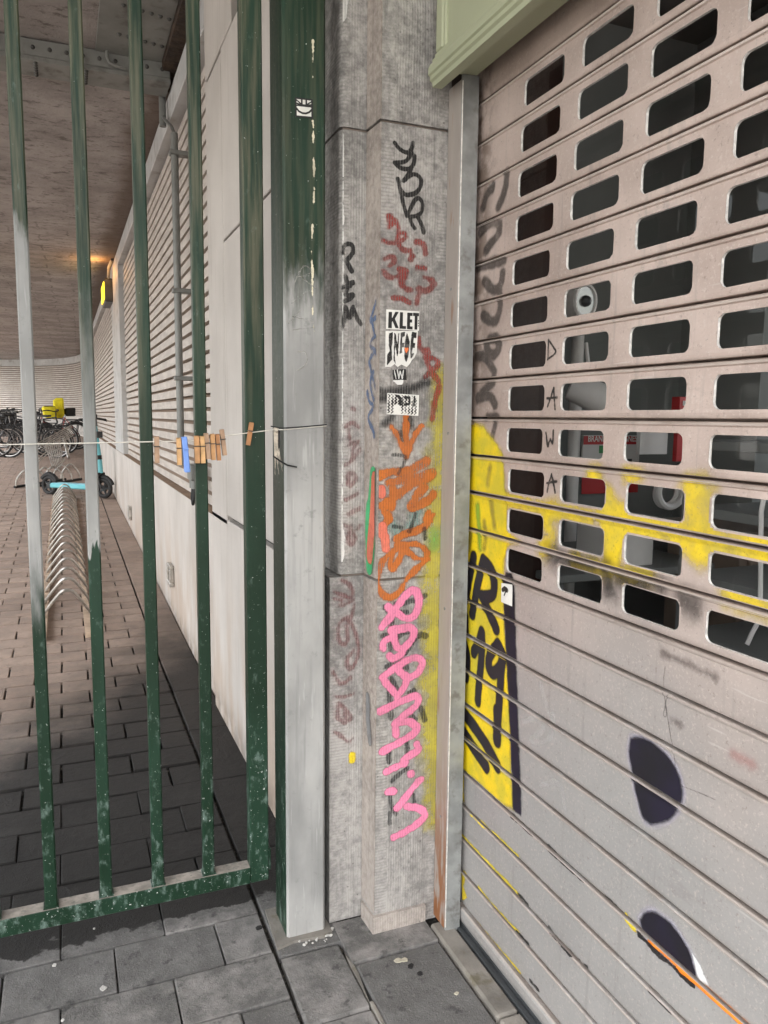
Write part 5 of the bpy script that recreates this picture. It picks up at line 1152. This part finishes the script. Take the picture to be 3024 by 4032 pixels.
# ================================================================== BICYCLES
M_FRAMEB = simple('black_bike_frame', (.018, .018, .02), .35, 0, .2, 8); M_RIMB = simple('bike_rim', (.35, .34, .33), .35, .7, .2, 8); M_REDF = simple('red_frame', (.35, .03, .02), .4, 0, .1, 8); M_YELB = simple('yellow_fabric', (.82, .70, .02), .7, 0, .18, 9)
def bike(x0, y0, ang, lean, fm, lab, basket=False):
    c, s = math.cos(ang), math.sin(ang); zz_ = fz(y0)
    T = Matrix.Translation((x0, y0, zz_)) @ Matrix.Rotation(ang, 4, 'Z') @ Matrix.Rotation(lean, 4, 'X')
    b = thing('bicycle', (x0, y0, zz_), lab, 'bicycle', 'bicycles at the far end of the passage')
    def q(name, mat, f, sm_=True, par=None):
        m = MB(); m.m = T; f(m); return mk(name, m, mat, par or b, sm_)
    R = .345
    for x in (0, 1.06):
        wv = q('wheel', M_TYRE, lambda m: m.ring((x, 0, R), R - .018, .020, (0, 1, 0), 32, 6))
        def rim(m):
            m.ring((x, 0, R), R - .045, .010, (0, 1, 0), 32, 5); m.cyl((x, -.04, R), (x, .04, R), .022, n=8)
            for k in range(12):
                a = 2 * math.pi * k / 12; m.tube([(x, .02 * (-1) ** k, R), (x + math.cos(a) * (R - .05), 0, R + math.sin(a) * (R - .05))], .0025, 4)
        q('rim', M_RIMB, rim, True, wv)['kind'] = 'stuff'
    bb = (.43, 0, .29); st = (.30, 0, .78); hd = (.86, 0, .86); hd2 = (.89, 0, .74)
    q('frame', fm, lambda m: (m.tube([bb, st], .017, 8), m.tube([bb, hd2], .02, 8), m.tube([st, hd], .016, 8), m.tube([hd, hd2], .02, 8), m.tube([bb, (0, .05, R)], .011, 6), m.tube([bb, (0, -.05, R)], .011, 6), m.tube([st, (0, .05, R)], .009, 6), m.tube([st, (0, -.05, R)], .009, 6)))['kind'] = 'stuff'
    q('fork', fm, lambda m: m.tube([(1.06, .05, R), (.93, .05, .66), (.90, 0, .70), (.93, -.05, .66), (1.06, -.05, R)], .012, 6))
    q('handlebar', M_BLACK, lambda m: m.tube(smooth([(.70, -.30, 1.02), (.80, -.26, 1.04), (.88, -.06, 1.0), (.88, .06, 1.0), (.80, .26, 1.04), (.70, .30, 1.02)], 1), .013, 6))
    q('stem', M_BLACK, lambda m: m.tube([hd, (.87, 0, 1.0)], .014, 6))
    q('seat_post', M_RIMB, lambda m: m.tube([st, (.275, 0, .93)], .013, 6))
    q('saddle', M_BLACK, lambda m: m.prism([(.12, -.09), (.16, -.1), (.27, -.05), (.40, -.02), (.40, .02), (.27, .05), (.16, .1), (.12, .09)], .925, .965), False)
    q('crank', M_RIMB, lambda m: (m.ring(bb, .085, .008, (0, 1, 0), 18, 5), m.tube([(.43, .06, .29), (.56, .07, .20)], .010, 5), m.tube([(.43, -.06, .29), (.30, -.07, .38)], .010, 5)))['kind'] = 'stuff'
    q('luggage_rack', M_BLACK, lambda m: (m.tube([(-.22, .06, .74), (.27, .06, .74), (.27, -.06, .74), (-.22, -.06, .74)], .007, 5, True), m.tube([(-.05, .06, .74), (0, .07, R)], .006, 5), m.tube([(-.05, -.06, .74), (0, -.07, R)], .006, 5)))['kind'] = 'stuff'
    for k, xx in enumerate((0, 1.06)):
        q('mudguard', M_BLACK, lambda m: m.tube([(xx + math.cos(a) * (R + .03), 0, R + math.sin(a) * (R + .03)) for a in [math.radians(d) for d in (range(40, 200, 16) if k == 0 else range(-10, 130, 14))]], .012, 5))
    return T
PI = math.pi
T1 = bike(.29, 21.75, PI - .15, .06, M_FRAMEB, 'black bicycle with yellow bag, farthest right by the passage wall')
bike(-.15, 18.95, PI - .35, -.05, M_FRAMEB, 'black bicycle standing in the slanted rack')
bike(-1.40, 19.3, .25, .05, M_FRAMEB, 'black bicycle at the left edge, its wheel nearest the camera side')
bike(.35, 22.7, PI + .1, .10, M_REDF, 'red framed bicycle half hidden behind the one with the yellow bag')
bike(-1.9, 21.3, .5, -.06, M_FRAMEB, 'dark bicycle leaning behind the left bicycle')
bike(-.9, 20.6, -.5, .04, M_FRAMEB, 'dark bicycle in the middle of the tangle')
bike(-.55, 22.0, PI - .5, .08, M_FRAMEB, 'black bicycle between the yellow bags and the middle of the tangle')
bike(-1.25, 22.6, PI + .3, -.08, M_FRAMEB, 'dark bicycle at the back of the tangle against the far wall')
bike(-2.2, 19.9, .1, .03, M_FRAMEB, 'dark bicycle cut by the left edge of the picture')
bike(-.35, 20.2, PI - .15, -.1, M_FRAMEB, 'black bicycle right behind the slanted rack')
def bag(name, x, y, Y, wd, hg, dp, mat, lab, cat):
    c = r6(x, y, Y); b = thing(name, c, lab, cat)
    m = MB().box(c[0] - wd, c[0] + wd, c[1] - dp, c[1] + dp, c[2] - hg, c[2] + hg, min(wd, hg) * .3)
    r = random.Random(lab); m.v = [(a + r.uniform(-.03, .03), yy_ + r.uniform(-.03, .03), zz_ + r.uniform(-.03, .03)) for a, yy_, zz_ in m.v]
    mk('body', m, mat, b, True); mk('flap', MB().box(c[0] - wd * .8, c[0] + wd * .8, c[1] - dp * .5, c[1] + dp * .5, c[2] + hg * .85, c[2] + hg * 1.02, .02), M_BLACK, b)
bag('yellow_bag', 770, 520, 21.3, .12, .23, .12, M_YELB, 'tall bright yellow bag on the handlebar of the far bicycle', 'bag')
bag('yellow_bag', 650, 575, 21.0, .16, .15, .12, M_YELB, 'lower crumpled yellow bag beside the tall one', 'bag')
bag('black_crate', 915, 570, 21.5, .13, .09, .14, M_BLACK, 'black box bag on the luggage rack right of the yellow bag', 'box')
dbin = thing('dark_counter', (-2.6, 30, fz(30)), 'low dark counter against the far wall behind the bicycles', 'counter')
mk('body', MB().box(-5.5, -1.5, 29.6, 30.2, fz(29), 1.42, .02), M_BLACK, dbin); mk('top', MB().box(-5.55, -1.45, 29.55, 30.25, 1.425, 1.50, .01), M_STEEL, dbin)

# ================================================================== LITTER
def scrap(px, py, r, mat, lab, zf=zr(0, 3200, 1400, 1659), k=7, cat='scrap', name='paper_scrap'):
    q = on_plane(*zf(px, py), 2, .002); rr = random.Random(px); m = MB()
    m.prism([(q[0] + r * (.55 + .6 * rr.random()) * math.cos(2 * math.pi * i / k), q[1] + r * (.5 + .6 * rr.random()) * math.sin(2 * math.pi * i / k)) for i in range(k)], .0015, .0045)
    mk(name, m, mat, label=lab, cat=cat, at=Vector((q[0], q[1], 0)))
scrap(255, 712, .007, M_PEB, 'small whitish chip on the paver left of the joint, below the gate rail')
scrap(483, 822, .010, M_PEB, 'torn white scrap at the corner of two pavers in the foreground')
scrap(440, 542, .004, M_PEB, 'tiny white speck on the wet patch under the rail')
scrap(292, 970, .004, M_PEB, 'tiny white speck at the lower edge of the picture')
scrap(1207, 540, .011, M_BLACK, 'flat black gum spot on the small paver by the post', cat='gum', name='gum_spot')
G2_ = zr(1200, 3400, 2100, 1659)
M_CREAM = simple('dried_cream_paint', (.42, .39, .31), .8, 0, .15, 60)
scrap(680, 708, .011, M_CREAM, 'dried cream paint splash on the slab before the pillar, left blob', G2_, cat='splash', name='paint_splash')
scrap(722, 702, .010, M_CREAM, 'dried cream paint splash on the slab before the pillar, right blob', G2_, cat='splash', name='paint_splash')
scrap(770, 745, .010, M_BLACK, 'black gum spot beside the cream splash', G2_, cat='gum', name='gum_spot')
scrap(835, 800, .008, M_BLACK, 'smaller black gum spot nearer the kerb stones', G2_, cat='gum', name='gum_spot')
scrap(1100, 945, .006, M_CREAM, 'small tan fleck on the slab near the kerb', G2_, cat='fleck', name='paint_fleck')
